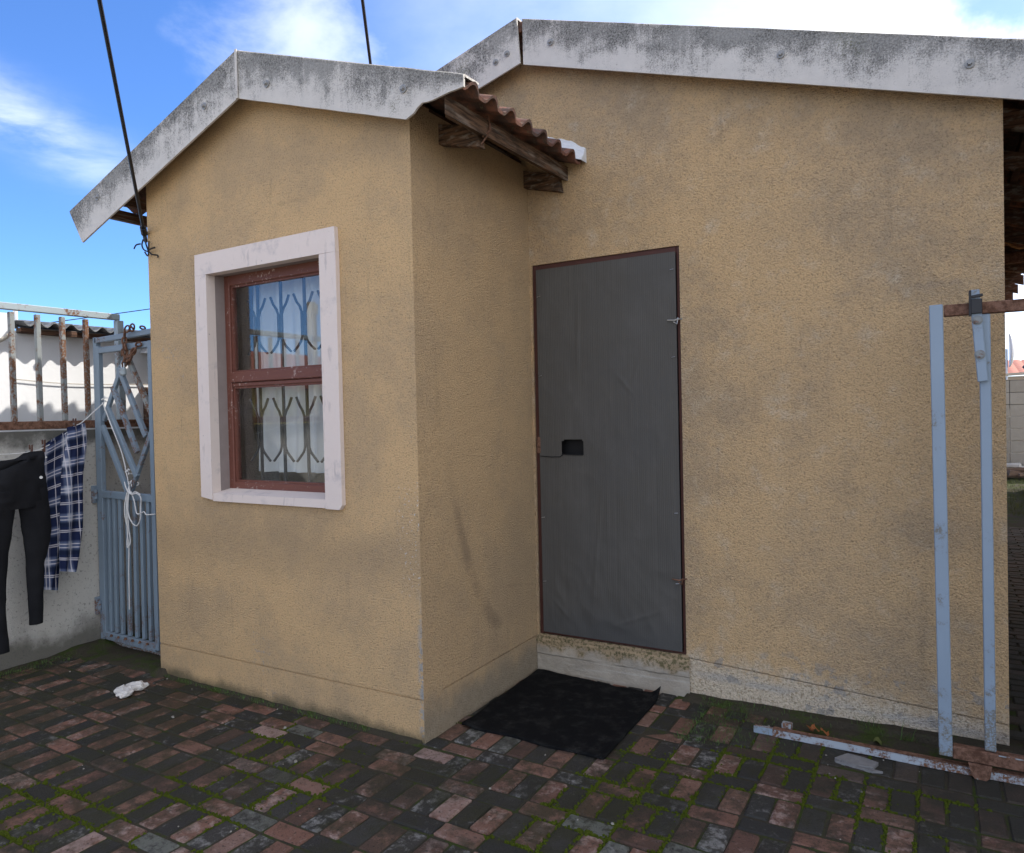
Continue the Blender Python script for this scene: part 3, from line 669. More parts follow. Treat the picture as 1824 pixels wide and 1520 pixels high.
top = [(-2.437+u*(-.964+2.437), 2.652+u*(3.185-2.652)+wob(u*3, 7)) for u in xs]; bot = [(-2.319+u*(-.957+2.319), 2.465+u*(2.968-2.465)+wob(u*3, 9)*.6) for u in xs]
b2 = obj('bargeboard', board(top, bot, BY-.002), MAT['fibre_cement'], H, recalc=False)
b2['label'] = 'left porch bargeboard, long mouldy piece running down to the eave'
sm = MB(); sm.box(-.964, -.950, BY-.008, BY-.003, 2.966, 3.20); obj('ridge_joint', sm, MAT['fibre_cement'], H)
MY = .927
xs = [i/24 for i in range(25)]
top = [(.046+u*(2.66-.046), 3.503-u*.3271*(2.66-.046)+wob(u*4, 11)) for u in xs]; bot = [(.047+u*(2.66-.047), 3.275-u*.3216*(2.66-.047)+wob(u*4, 13)*.5) for u in xs]
b3 = obj('bargeboard', board(top, bot, MY), MAT['fibre_cement'], H, recalc=False); b3['label'] = 'long main bargeboard sloping down to the right'
top = [(-2.50+u*(.014+2.50), 3.517-(1-u)*.268*(.014+2.5)+.0*u+wob(u*4, 15)) for u in xs]; bot = [(-2.45+u*(.030+2.45), 3.285-(1-u)*.262*(2.48)+wob(u*4, 17)*.5) for u in xs]
b4 = obj('bargeboard', board(top, bot, MY-.004), MAT['fibre_cement'], H, recalc=False); b4['label'] = 'left main bargeboard rising behind the porch roof'
# screws with washers
def screw(x, z, y):
    mb = MB(); rr_ = .017
    mb.cyl((x, y, z), (x, y-.004, z), rr_, 14); mb.tube([(x, y-.004, z), (x, y-.010, z), (x, y-.016, z)], .010, 6, rf=lambda q: 1-.25*q)
    obj('bolt', mb, MAT['zinc'], H)
for x, z in [(-2.148, 2.694), (-1.201, 2.985), (-.751, 2.985), (.054, 2.765)]: screw(x, z, BY-.0025)
for x, z in [(-.121, 3.328), (-.049, 3.354), (.213, 3.344), (1.349, 2.977), (2.053, 2.752)]: screw(x, z, MY-.0045)

# ---- roof timbers
def slope_box(mb, x0, x1, y0, y1, fz, d0, d1):
    """plank following a roof line fz between x0 and x1, from d0 to d1 below it"""
    mb.raw([(x, y, fz(x)-d) for x in (x0, x1) for y in (y0, y1) for d in (d0, d1)], [(0, 1, 3, 2), (4, 6, 7, 5), (0, 4, 5, 1), (2, 3, 7, 6), (0, 2, 6, 4), (1, 5, 7, 3)])
    return mb
pr = lambda x: roof_p(x)
for y0 in (.21, .985):                                   # two truss ends showing on the right of the porch
    m = MB(); m.raw([(0-.02, y0, 2.742), (.206, y0, 2.681), (.222, y0, 2.588), (-.02, y0, 2.650), (-.02, y0+.04, 2.742), (.206, y0+.04, 2.681), (.222, y0+.04, 2.588), (-.02, y0+.04, 2.650)],
                    [(0, 1, 2, 3), (7, 6, 5, 4), (0, 4, 5, 1), (1, 5, 6, 2), (2, 6, 7, 3), (3, 7, 4, 0)])
    obj('rafter_end', m, MAT['old_timber'], H)
m = MB(); m.raw([(x, y, z+dz_) for (x, y, z) in ((.249, -.088, 2.662), (.204, -.02, 2.678), (.249, 1.024, 2.682), (.204, 1.024, 2.698)) for dz_ in (-.036, .038)], [(0, 2, 3, 1), (0, 1, 5, 4), (2, 6, 7, 3), (4, 5, 7, 6), (1, 3, 7, 5), (0, 4, 6, 2)]); obj('eave_batten', m, MAT['old_timber'], H)
m = MB().tube([(.24, .245, 2.73), (.256, .24, 2.69), (.25, .23, 2.64), (.225, .215, 2.60)], .004, 6); m.tube([(.25, .25, 2.70), (.262, .235, 2.66), (.235, .21, 2.63)], .004, 6); obj('tie_wire', m, MAT['rust'], H)
for x in (-.05, -.34, -.62, -.90, -1.05, -1.30, -1.55, -1.82, -2.10, -2.24):   # purlin ends under the porch bargeboards
    z = pr(x)-.045; m = MB().box(x-.019, x+.019, BY+.012, 1.02, z-.062, z-.004, .002); obj('purlin', m, MAT['dark_timber'], H)
for x in (-2.02, -1.6, -1.1, -.6, -.1, .35, .75, 1.15, 1.55, 1.95, 2.3, 2.52):
    z = roof_m(x)-.05; m = MB().box(x-.019, x+.019, MY+.014, MB_+.2, z-.062, z-.004, .002); obj('purlin', m, MAT['dark_timber'], H)
for k in range(13):                                       # rafters over the right hand eave of the main roof
    y = 1.32+k*.60; m = slope_box(MB(), 1.9, 2.58, y, y+.038, roof_m, .115, .20); obj('rafter', m, MAT['dark_timber'], H)
m = MB().bar((2.10, 4.3, 2.51), (3.1, 4.3, 2.545), .05, .075); obj('steel_lintel', m, MAT['rust'], H)
m = MB().tube([(2.12, 4.05, 2.60), (2.34, 4.05, 2.605), (2.37, 4.05, 2.60), (2.40, 4.05, 2.57), (2.44, 4.05, 2.55), (2.50, 4.05, 2.56), (2.58, 4.05, 2.585), (2.7, 4.05, 2.58)], .010, 8); obj('lit_tile_edge', m, material('lit_tile_edge', (.42, .22, .09), .6), H)  # orange tube standing in for a wavy tile edge, sunlight put into its colour

# ---- roof tiles: double-roll concrete tiles, one mesh shared by all
def tile_mesh():
    mb = MB(); n = 24; Wt, L, th = .298, .37, .013
    def prof(s): q = (s*2) % 1.0; return .036*max(0, math.sin(math.pi*min(1, max(0, (q-.28)/.58))))**.8 if .28 < q < .86 else -.003*math.sin(math.pi*((q+.14) % 1)/.42)
    rings = []
    for x in (0, .06, L):
        for s_ in (0, 1):
            rings.append([(x, (j/n-.5)*Wt, prof(j/n)-s_*th+(L-x)*.045) for j in range(n+1)])
    vs = [v for r in rings for v in r]; k = n+1; fs = []
    for a_, b_ in ((0, 2), (2, 4)): fs += [(a_*k+j, b_*k+j, b_*k+j+1, a_*k+j+1) for j in range(n)]
    for a_, b_ in ((1, 3), (3, 5)): fs += [(a_*k+j+1, b_*k+j+1, b_*k+j, a_*k+j) for j in range(n)]
    fs += [(j+1, j+k+1, j+k, j) for j in range(n)]+[(4*k+j, 5*k+j, 5*k+j+1, 4*k+j+1) for j in range(n)]
    for j in (0, n): fs += [(0*k+j, 1*k+j, 3*k+j, 2*k+j), (2*k+j, 3*k+j, 5*k+j, 4*k+j)]
    return mesh_of('roof_tile', mb.raw(vs, fs), MAT['roof_tile'])
TM = tile_mesh()
def lay(x_e, fz, s, y0, ny, rows, dirx, zoff=0.0):
    """rows of tiles up a slope; dirx=-1: the slope rises towards -x"""
    an = math.atan(s); X = V((dirx*math.cos(an), 0, math.sin(an))); Yv = V((0, dirx, 0)); Z = X.cross(Yv); rr = random.Random(int(x_e*100)+5)
    for r in range(rows):
        for c in range(ny):
            base = V((x_e, y0+.15+c*.30, fz(x_e)+zoff))+X*(r*.305)
            X2 = (X+V((0, rr.uniform(-.004, .004), rr.uniform(-.004, .004)))).normalized(); Z2 = X2.cross(Yv).normalized()
            inst('roof_tile', TM, H, frame(base+V((rr.uniform(-.004, .004), 0, rr.uniform(-.002, .003))), X2, Yv, Z2))
lay(.335, pr, .361, -.085, 4, 4, -1, -.014)
lay(-2.29, pr, .361, -.085, 4, 4, 1, -.014)
lay(2.61, roof_m, .327, .945, 27, 2, -1, 0)
lay(-2.52, roof_m, .268, .945, 5, 2, 1, 0)
u_ = MB(); slope_box(u_, .05, 2.10, .95, MB_+.2, roof_m, -.02, .03); slope_box(u_, -2.1, .05, .95, MB_+.2, roof_m, -.02, .03); obj('upper_roof', u_, MAT['roof_tile'], H)
rd = MB(); rd.tube([(.046, 1.0, 3.44), (.046, MB_+.2, 3.44)], .07, 12); obj('ridge_cap', rd, MAT['roof_tile'], H)
rd = MB(); rd.tube([(-.962, -.0, 3.13), (-.962, 1.03, 3.13)], .05, 12); obj('ridge_cap', rd, MAT['roof_tile'], H)
# white painted flashing where the porch roof meets the main wall
fl = MB(); prng = random.Random(4)
def flp(u, v):
    x = -.92+u*1.275; top_ = roof_p(x)+.118+.01*hn(x*30, 1, 1); base_ = roof_p(x)+.012
    if x > .27: top_ -= (x-.27)*.35
    k = v*1.25; y = MD-.006-.055*max(0, (1-v)**1.6)-.004*hn(x*20, v*5, 2)-.006
    return V((x, y if v < .99 else MD+.004, base_+(top_-base_)*v))
fl.grid(flp, 90, 10); fl.raw([flp(1, v/6) for v in range(7)]+[(.357, MD+.01, flp(1, v/6).z) for v in range(7)], [(v, v+1, v+8, v+7) for v in range(6)])
obj('flashing', fl, MAT['flashing'], H, smooth=False, recalc=False)

# ---- window
def tri_trim(mb, x0, x1, z0, z1): mb.box(x0, x1, -.022, .004, z0, z1, .004)
TX0, TX1, TZ0, TZ1 = -1.425, -.424, 1.000, 2.292
WN = thing('window', (-.94, 0, 1.0)); WN.parent = H; WN.location = V((-.94, 0, 1.0))-OFF[H.name]
def trim_piece(poly):
    m = MB(); m.prism(poly, 1, -.024, .03)
    for v in m.v: v.x += .003*hn(v.x*7, v.z*7, 1); v.z += .003*hn(v.x*7, v.z*7, 9)
    obj('trim', m, MAT['trim'], WN)
IX0, IX1, IZ0, IZ1 = -1.335, -.528, 1.075, 2.178
trim_piece([(TX0, TZ0+.01), (IX0+.002, TZ0), (IX0, IZ0), (IX0, TZ1-.11), (TX0, TZ1)][:0] or [(TX0, TZ0+.02), (IX0, TZ0+.005), (IX0, IZ1), (TX0, IZ1)])
trim_piece([(IX1, TZ0-.003), (TX1-.018, TZ0-.004), (TX1, TZ0+.018), (TX1, IZ1), (IX1, IZ1)])
trim_piece([(TX0, IZ1+.0005), (TX1, IZ1+.0005), (TX1-.004, TZ1), (TX0+.003, TZ1-.004)])
m = MB(); m.prism([(-.020, TZ0), (.03, TZ0), (.088, IZ0-.02), (.088, IZ0-.018), (-.020, IZ0-.035)], 0, IX0+.0015, IX1-.0015); obj('sill', m, MAT['trim'], WN)
m = MB(); m.box(WX0-.02, IX0-.001, .0305, .15, WZ0-.02, WZ1+.02); m.box(IX1+.001, WX1+.02, .0305, .15, WZ0-.02, WZ1+.02); m.box(WX0, WX1, .0305, .15, IZ1+.004, WZ1+.01); m.box(WX0, WX1, .0305, .15, WZ0-.01, WZ0+.004); obj('reveal', m, MAT['reveal'], WN)
def fr(nm, x0, x1, z0, z1, y0=.088, y1=.14, b=.004): return obj(nm, MB().box(x0, x1, y0, y1, z0, z1, b), MAT['red_frame'], WN)
fr('stile', -1.362, -1.300, 1.045, 2.20); fr('stile', -.565, -.51, 1.045, 2.20)
fr('head', -1.299, -.566, 2.130, 2.20); fr('bottom_rail', -1.299, -.566, 1.045, 1.092)
fr('transom', -1.299, -.566, 1.618, 1.672, .082, .14); fr('transom_bead', -1.299, -.566, 1.596, 1.616, .092, .14, .003)
for (z0, z1) in ((1.672, 2.130), (1.092, 1.596)):
    m = MB(); m.box(-1.299, -1.288, .100, .125, z0, z1); m.box(-.577, -.566, .100, .125, z0, z1); m.box(-1.288, -.577, .101, .125, z0, z0+.010); m.box(-1.288, -.577, .101, .125, z1-.010, z1); obj('glazing_bead', m, MAT['red_frame'], WN)
    obj('pane', MB().box(-1.295, -.570, .111, .114, z0+.004, z1-.004), MAT['glass'], WN)
# burglar bars behind the glass
gb = MB(); gd = MB()
BZ = .165
for k, x in enumerate((-1.170, -.995, -.825, -.655)):
    gb.box(x-.006, x+.006, BZ-.006, BZ+.006, 1.085, 2.16)
    for (zt, zu, zl, zb) in ((1.530, 1.430, 1.275, 1.200), (2.055, 1.960, 1.835, 1.765)):
        for s_ in (-1, 1):
            pts = [(x+s_*.068, BZ-.008, zt), (x+s_*.047, BZ-.008, zt-.042), (x+s_*.026, BZ-.008, zu+.03), (x+s_*.0135, BZ-.008, zu), (x+s_*.0135, BZ-.008, zl), (x+s_*.024, BZ-.008, zl-.025), (x+s_*.046, BZ-.008, zl-.048), (x+s_*.074, BZ-.008, zb)]
            (gd if (k == 2 and s_ == 1 and zt < 1.6) else gb).tube(pts, .0066, 6)
gb.box(-1.33, -.53, BZ-.004, BZ+.010, 1.082, 1.094)
ob = obj('burglar_bars', gb, MAT['black_iron'], WN); obj('rusty_prong', gd, MAT['black_iron'], WN)
# curtains
cu = MB(); cu.grid(lambda u, v: V((-1.305+u*.86, .255+.020*math.sin(u*46+2*hn(u*3, v, 0))*(.5+.5*(1-v)+.2)+.01*hn(u*9, v*2, 4), 1.135+v*1.09+.006*hn(u*8, 0, 1))), 120, 12)
tag(obj('curtain', cu, MAT['curtain'], None, (-.9, .25, 1.135), smooth=True, recalc=False), 'white net curtain hanging in folds behind the burglar bars of the window', 'curtain')
cu = MB(); cu.grid(lambda u, v: V((-1.38+u*.13, .34+.012*math.sin(u*20), 1.02+v*1.2)), 16, 4)
tag(obj('curtain', cu, MAT['dark_curtain'], None, (-1.33, .34, 1.02), smooth=True, recalc=False), 'narrow dark curtain edge at the left side of the window', 'curtain')
bx = MB().box(-.70, -.60, .20, .32, 1.036, 1.13, .006); tag(obj('box', bx, MAT['orange_iron'], None, (-.65, .26, 1.036)), 'small orange box on the inner window ledge below the curtain', 'box')
obj('inner_ledge', MB().box(WX0, WX1, .141, .40, 1.0, 1.034), MAT['reveal'], WN)

# ---- door
D = thing('door', (.43, MD, .2)); D.parent = H; D.location = V((.43, MD, .2))-OFF[H.name]
m = MB(); m.box(DX0, DX0+.026, MD+.008, MD+.10, DZ0, DZ1-.0005, .003); m.box(DX1-.018, DX1-.0005, MD+.008, MD+.10, DZ0, DZ1-.0005, .003); m.box(DX0+.027, DX1-.019, MD+.008, MD+.10, DZ1-.035, DZ1-.0005, .003); m.box(DX0+.027, DX1-.019, MD+.012, MD+.10, DZ0+.001, DZ0+.022, .003)
obj('door_frame', m, MAT['door_frame'], D)
m = MB(); m.box(DX0+.03, DX1-.022, MD+.06, MD+.095, DZ0+.024, DZ1-.036); obj('door_leaf', m, MAT['black'], D)
GX0, GX1, GZ0, GZ1 = DX0+.036, DX1-.020, .232, 2.196
m = MB()
for x in (GX0+.012, GX1-.012): m.bar((x, MD+.006, GZ0), (x, MD+.006, GZ1), .024, .024, (0, 1, 0))
for z in (GZ0+.012, 1.15, GZ1-.012): m.bar((GX0+.026, MD+.006, z), (GX1-.026, MD+.006, z), .024, .024, (0, 0, 1))
obj('security_gate', m, MAT['black_iron'], D)
NX, NZ = 110, 240; net_mb = MB()
def netp(u, v):
    x = GX0-.004+u*(GX1-GX0+.008); z = GZ0-.01+v*(GZ1-GZ0+.012)
    wr = .004*mnoise.fractal(V((x*3, z*2.2, 0)), 1, 2, 4)
    lowk = max(0, 1-v/.35)
    wr += lowk*.010*(abs(hn(x*9+z*6, z*4-x*5, 3))-.25)+.004*(abs(hn(x*5-z*4, z*3+x*6, 8))-.2)
    for (x0, z0, x1, z1) in ((.20, .30, .36, .62), (.10, .42, .22, .30), (.45, .30, .74, .42), (.33, .24, .42, 1.1), (.56, 1.45, .64, 1.72), (.28, 1.5, .30, 2.1), (.5, 1.62, .6, 1.5)):
        A = V((x0, z0)); B = V((x1, z1)); P = V((x, z)); t_ = max(0, min(1, (P-A).dot(B-A)/(B-A).length_squared)); dd = (P-A-(B-A)*t_).length
        wr -= .0035*math.exp(-(dd/.010)**2)*math.sin(math.pi*max(.05, min(.95, t_)))
    edge = min(u, 1-u, v, 1-v)
    return V((x, MD-.012+wr*min(1, edge*25), z))
def inhole(x, z): return .183 < x < .312 and 1.192 < z < 1.278-(.012 if x > .30 or x < .195 else 0)
vs = [netp(i/NX, j/NZ) for j in range(NZ+1) for i in range(NX+1)]; fs = []; us = []
for j in range(NZ):
    for i in range(NX):
        c = netp((i+.5)/NX, (j+.5)/NZ)
        if inhole(c.x, c.z): continue
        k = j*(NX+1)+i; fs.append((k, k+1, k+NX+2, k+NX+1)); us.append([(i/NX, j/NZ), ((i+1)/NX, j/NZ), ((i+1)/NX, (j+1)/NZ), (i/NX, (j+1)/NZ)])
net_mb.raw(vs, fs, us); no = obj('shade_net', net_mb, MAT['shade_net'], D, smooth=True, recalc=False)
m = MB().tube([(.053, MD-.016, 1.186), (.12, MD-.017, 1.182), (.175, MD-.017, 1.184), (.19, MD-.018, 1.193)], .0022, 5); m.tube([(.187, MD-.018, 1.197), (.25, MD-.018, 1.194), (.31, MD-.018, 1.194)], .0025, 5); obj('net_seam', m, MAT['black'], no)
for x, z in ((GX1-.004, 1.861), (GX1-.004, .579)):
    m = MB().tube([(x-.035, MD-.018, z+.003), (x, MD-.021, z), (x+.02, MD-.012, z+.005), (x+.034, MD+.004, z+.006)], .004, 6); m.tube([(x-.004, MD-.02, z-.008), (x+.012, MD-.018, z-.02), (x+.016, MD-.01, z+.012)], .003, 6); obj('tie_wire', m, MAT['rust'] if z < 1 else MAT['steel'], no)
for z in (.5, .85, 1.62, 2.05):
    obj('tie_wire', MB().tube([(GX0+.002, MD-.018, z), (GX0+.022, MD-.018, z+.003)], .0016, 5), MAT['steel'], no)
    obj('tie_wire', MB().tube([(GX1-.022, MD-.018, z+.06), (GX1-.004, MD-.018, z+.062)], .0016, 5), MAT['steel'], no)
obj('lock_box', MB().box(GX0-.022, GX0+.004, MD-.012, MD+.02, 1.20, 1.29, .003), MAT['rust'], D)

# ================================================================== BOUNDARY WALL, RAILING, GATE
bw = MB()
def bwp(u, v): y = -4.9+u*13.4; z = -.03+v*1.41; return V((-2.745+.006*hn(y*2, z*2, 1), y, z+(0 if v < 1 else .006*hn(y*6, 0, 2))))
bw.grid(bwp, 120, 14); bw.box(-2.92, -2.760, -4.9, 8.5, -.03, 1.374); bw.box(-2.77, -2.7455, -4.9, 8.5, 1.3, 1.371)
tag(obj('boundary_wall', bw, MAT['cement'], None, (-2.83, 1, 0), recalc=False), 'grey cement boundary wall with moss-dark top behind the washing', 'wall')
RX = -2.79
rl = thing('railing', (RX, -1.5, 1.38), 'rusty pale-blue steel railing standing on the grey boundary wall', 'railing')
def rbar(nm, A, B, w, h, m, up=(0, 0, 1)): return obj(nm, MB().bar(A, B, w, h, up), m, rl)
rbar('top_rail', (RX, -4.7, 2.108), (RX, .385, 2.122), .04, .04, MAT['rail_paint'])
rbar('bottom_rail', (RX, -4.7, 1.418), (RX, .90, 1.414), .04, .05, MAT['rust'])
k = 0; y = .165
while y > -4.7:
    o = rbar('bar', (RX, y, 1.44), (RX, y, 2.088), .028, .028, MAT['rusty_bar'], (0, 1, 0)); y -= .1455
rbar('end_post', (RX, .385, 1.44), (RX, .385, 2.10), .045, .045, MAT['rail_paint'], (0, 1, 0))

GY = .17
gt = thing('gate', (-2.4, GY, .02), 'narrow blue-grey steel side gate with diamond bars, chained beside the porch', 'gate')
def gbar(nm, A, B, w=.036, h=.03, m='blue_paint', up=(0, 1, 0)): return obj(nm, MB().bar((A[0], GY+A[2] if len(A) > 2 else GY, A[1]), (B[0], GY+B[2] if len(B) > 2 else GY, B[1]), w, h, up), MAT[m], gt)
gbar('hinge_post', (-2.717, .02, .012), (-2.700, 1.965, .012), .034, .034)
gbar('outer_top_rail', (-2.700, 1.945, .012), (-1.93, 1.965, .012), .034, .034, 'blue_paint_worn')
gbar('stile', (-2.675, .05), (-2.657, 1.905)); gbar('stile', (-2.13, .045), (-2.115, 1.905))
gbar('top_rail', (-2.640, 1.878), (-2.133, 1.884), .038, .03, 'blue_paint_worn'); gbar('mid_rail', (-2.652, .968), (-2.140, .960), .045, .03)
gbar('bottom_rail', (-2.66, .066), (-2.145, .058), .05, .03)
obj('kick_plate', MB().box(-2.735, -2.10, GY+.02, GY+.05, .0, .045, .004), MAT['rail_paint'], gt)
for px_, pt in ((-2.607, 0), (-2.549, 0), (-2.487, 0), (-2.411, 0), (-2.335, 0), (-2.262, 0), (-2.196, 0)):
    gbar('upright', (px_-.012, .092, .004), (px_+.002, .945, .004), .026, .022)
DG = [((-2.642, 1.400), (-2.393, .992), 'blue_paint', 0), ((-2.585, 1.520), (-2.292, 1.085), 'blue_paint', 0), ((-2.525, 1.645), (-2.288, 1.235), 'blue_paint_worn', .004), ((-2.448, 1.762), (-2.190, 1.332), 'blue_paint_worn', 0), ((-2.355, 1.815), (-2.135, 1.470), 'rusty_bar', .004)]
for A, B, m, o_ in DG: gbar('diagonal', (*A, o_), (*B, o_), .034, .024, m)
gbar('diagonal', (-2.405, 1.80, .008), (-2.640, 1.435, .008), .03, .022); gbar('diagonal', (-2.13, 1.385, .008), (-2.372, .992, .008), .03, .022, 'blue_paint_worn')
for z in (.965, .25):
    m = MB().box(-2.752, -2.722, GY-.03, GY+.01, z-.055, z+.055, .003); m.cyl((-2.722, GY-.012, z-.03), (-2.722, GY-.012, z+.03), .013, 8); obj('hinge', m, MAT['blue_paint_worn'], gt)
for k in range(6): lump_m = MB(); lump(lump_m, -2.585+k*.075, GY-.022, .075, .011, .012); obj('weld_rust', lump_m, MAT['rust'], gt)
# chain and padlock
ch = thing('chain', (-2.31, GY-.03, 1.78), 'rusty chain looped round the top of the side gate', 'chain')
def link(P, dirv, flip):
    mb = MB(); d_ = V(dirv).normalized(); q = d_.orthogonal().normalized()
    if flip: q = d_.cross(q)
    pts = []
    for i in range(13):
        a_ = 2*math.pi*i/12; pts.append(V(P)+d_*.023*math.cos(a_)+q*.0125*math.sin(a_))
    mb.tube(pts, .0055, 6, caps=False); obj('link', mb, MAT['rust'], ch)
path = [(-2.295, -.034, 1.985), (-2.318, -.036, 1.952), (-2.326, -.034, 1.917), (-2.330, -.036, 1.882), (-2.333, -.034, 1.846), (-2.334, -.030, 1.812), (-2.336, -.03, 1.780), (-2.24, -.034, 1.986), (-2.265, -.02, 1.992), (-2.300, -.035, 1.802), (-2.275, -.036, 1.823), (-2.245, -.036, 1.830), (-2.222, -.034, 1.858), (-2.19, -.03, 1.885), (-2.312, -.038, 1.845), (-2.306, -.038, 1.875), (-2.28, -.038, 1.80), (-2.256, -.038, 1.808), (-2.235, -.036, 1.845), (-2.21, .012, 1.99)]
for i, q in enumerate(path):
    nx = path[min(i+1, len(path)-1)]; dv = V(nx)-V(q) if i < len(path)-1 else V((1, 0, 0)); link((q[0], GY+q[1], q[2]), dv, i % 2)
pk = thing('padlock', (-2.34, GY-.03, 1.72), 'old grey padlock hanging from the gate chain', 'padlock')
m = MB().box(-2.372, -2.325, GY-.048, GY-.022, 1.705, 1.755, .008); obj('lock_body', m, MAT['rail_paint'], pk)
m = MB().tube([(-2.362, GY-.035, 1.755), (-2.362, GY-.035, 1.778), (-2.349, GY-.035, 1.79), (-2.336, GY-.035, 1.778), (-2.336, GY-.035, 1.755)], .0045, 6); obj('shackle', m, MAT['steel'], pk)

# ================================================================== WASHING LINE
def smooth_path(pts, n=6):
    pts = [V(p) for p in pts]; out = []
    for i in range(len(pts)-1):
        p0, p1, p2, p3 = pts[max(i-1, 0)], pts[i], pts[i+1], pts[min(i+2, len(pts)-1)]
        for k in range(n):
            t_ = k/n; out.append(.5*((2*p1)+(-p0+p2)*t_+(2*p0-5*p1+4*p2-p3)*t_*t_+(-p0+3*p1-3*p2+p3)*t_**3))
    return out+[pts[-1]]
wl = thing('washing_line', (-2.55, -.2, 1.3), 'thin white washing line tied to the side gate with a loose looped end', 'rope')
obj('line', MB().tube(smooth_path([(-2.588, GY-.02, 1.548), (-2.591, .02, 1.432), (-2.579, -.038, 1.404), (-2.556, -.14, 1.335), (-2.534, -.241, 1.285), (-2.518, -.313, 1.268), (-2.478, -.495, 1.262), (-2.45, -.9, 1.30), (-2.5, -1.6, 1.45), (-2.60, -2.5, 1.72), (-2.77, -3.6, 2.09)]), .0028, 6), MAT['cord_white'], wl)
Y0 = GY-.028
obj('line', MB().tube(smooth_path([(-2.588, Y0, 1.548), (-2.50, Y0, 1.400), (-2.40, Y0, 1.235), (-2.355, Y0, 1.10), (-2.335, Y0, 1.03)]), .0032, 6), MAT['cord_white'], wl)
m = MB()
for (x, z) in ((-2.59, 1.55), (-2.362, 1.10), (-2.335, 1.03)):
    m.tube([(x+.024*math.cos(a_*.7), GY-.004-.026*math.cos(a_*.35+.4), z+.010*math.sin(a_*.7)+.0016*a_) for a_ in range(0, 20)], .0032, 6)
obj('knot', m, MAT['cord_white'], wl)
m = MB()
for pts in ([(-2.335, Y0, 1.03), (-2.36, Y0-.01, .95), (-2.37, Y0-.012, .86), (-2.362, Y0, .76), (-2.372, Y0, .70), (-2.355, Y0-.01, .655), (-2.34, Y0, .69), (-2.345, Y0-.005, .78), (-2.335, Y0-.012, .90), (-2.335, Y0, 1.02)],
            [(-2.335, Y0, 1.03), (-2.30, Y0-.012, .985), (-2.24, Y0-.012, .99), (-2.195, Y0-.015, .965), (-2.21, Y0-.01, .90), (-2.215, Y0-.01, .84), (-2.25, Y0-.012, .795), (-2.30, Y0-.012, .815), (-2.335, Y0-.012, .88), (-2.345, Y0, .98), (-2.335, Y0, 1.03)],
            [(-2.32, Y0, 1.0), (-2.27, Y0-.01, .94), (-2.245, Y0-.012, .87), (-2.20, Y0-.012, .875), (-2.16, Y0-.02, .885), (-2.12, Y0-.03, .872), (-2.08, Y0, .872)],
            [(-2.38, Y0, 1.055), (-2.35, Y0-.01, 1.02), (-2.31, Y0-.01, .985), (-2.255, Y0-.012, 1.00), (-2.20, Y0-.015, .985)],
            [(-2.355, Y0, .98), (-2.352, Y0-.012, .88), (-2.36, Y0-.005, .80), (-2.35, Y0-.01, .72), (-2.356, Y0, .665), (-2.36, Y0-.004, .50), (-2.365, Y0-.002, .38), (-2.372, Y0, .27)]):
    m.tube(smooth_path(pts), .0036, 6)
obj('loose_end', m, MAT['cord_white'], wl)

# clothes --------------------------------------------------------------
def loft(mb, secs, n=22, seed=0, wr=.006, tilt=0):
    """elliptic rings: (centre, half width along u, half depth along w); u,w horizontal"""
    u = V((.215, -.977, 0)); w_ = V((.977, .215, 0)); rings = []
    for k, (c, hu, hw) in enumerate(secs):
        c = V(c); rg = []; tk = tilt*max(0, 1-k/max(1, len(secs)-1)*1.6)
        for j in range(n):
            a_ = 2*math.pi*j/n; P = c+u*hu*math.cos(a_)+w_*hw*math.sin(a_)*(1 if abs(math.sin(a_)) < .9 else 1)
            P.z -= tk*max(0, (math.cos(a_)+.45)/1.45)
            P += w_*wr*hn(P.y*18+seed, P.z*7, seed)+w_*wr*.7*hn(P.y*40, P.z*16+seed, 3); rg.append(P)
        rings.append(rg)
    vs = [v for r in rings for v in r]; k = len(rings)
    fs = [(i*n+j, i*n+(j+1) % n, (i+1)*n+(j+1) % n, (i+1)*n+j) for i in range(k-1) for j in range(n)]
    fs += [tuple(range(n)), tuple((k-1)*n+j for j in range(n))[::-1]]
    mb.raw(vs, fs)
def interp(secs, per=6):
    out = []
    for i in range(len(secs)-1):
        for k in range(per):
            t_ = k/per; t_ = t_*t_*(3-2*t_); A, B = secs[i], secs[i+1]; out.append((V(A[0]).lerp(V(B[0]), t_), A[1]+(B[1]-A[1])*t_, A[2]+(B[2]-A[2])*t_))
    return out+[secs[-1]]
jn = MB()
loft(jn, interp([((-2.500, -.40, 1.268), .145, .020), ((-2.495, -.42, 1.23), .175, .05), ((-2.49, -.43, 1.12), .195, .065), ((-2.49, -.425, 1.00), .19, .058), ((-2.49, -.415, .955), .175, .05)]), 30, 1, .026, .125)
loft(jn, interp([((-2.515, -.325, 1.06), .085, .052), ((-2.517, -.312, .93), .088, .048), ((-2.519, -.298, .80), .083, .042), ((-2.520, -.315, .62), .050, .036), ((-2.520, -.319, .45), .042, .032), ((-2.519, -.319, .284), .038, .028)]), 22, 2, .009)
loft(jn, interp([((-2.47, -.51, 1.06), .095, .055), ((-2.463, -.535, .90), .098, .05), ((-2.462, -.548, .72), .075, .045), ((-2.462, -.555, .45), .055, .036), ((-2.462, -.545, .25), .055, .034), ((-2.463, -.535, .185), .045, .03)]), 22, 3, .009)
je = thing('jeans', (-2.49, -.42, 1.25), 'black denim jeans pegged by the waist in front of the plaid shirt', 'jeans')
obj('denim', jn, MAT['jeans'], je, smooth=True)
m = MB(); loft(m, [((-2.498, -.40, 1.262), .15, .028), ((-2.496, -.408, 1.225), .165, .046)], 30, 1, .012, .125); obj('waistband', m, MAT['jeans'], je, smooth=True)
def stud(P, r): m = MB(); m.cyl(V(P), V(P)+V((.85, -.5, 0)).normalized()*.006, r, 10); return m
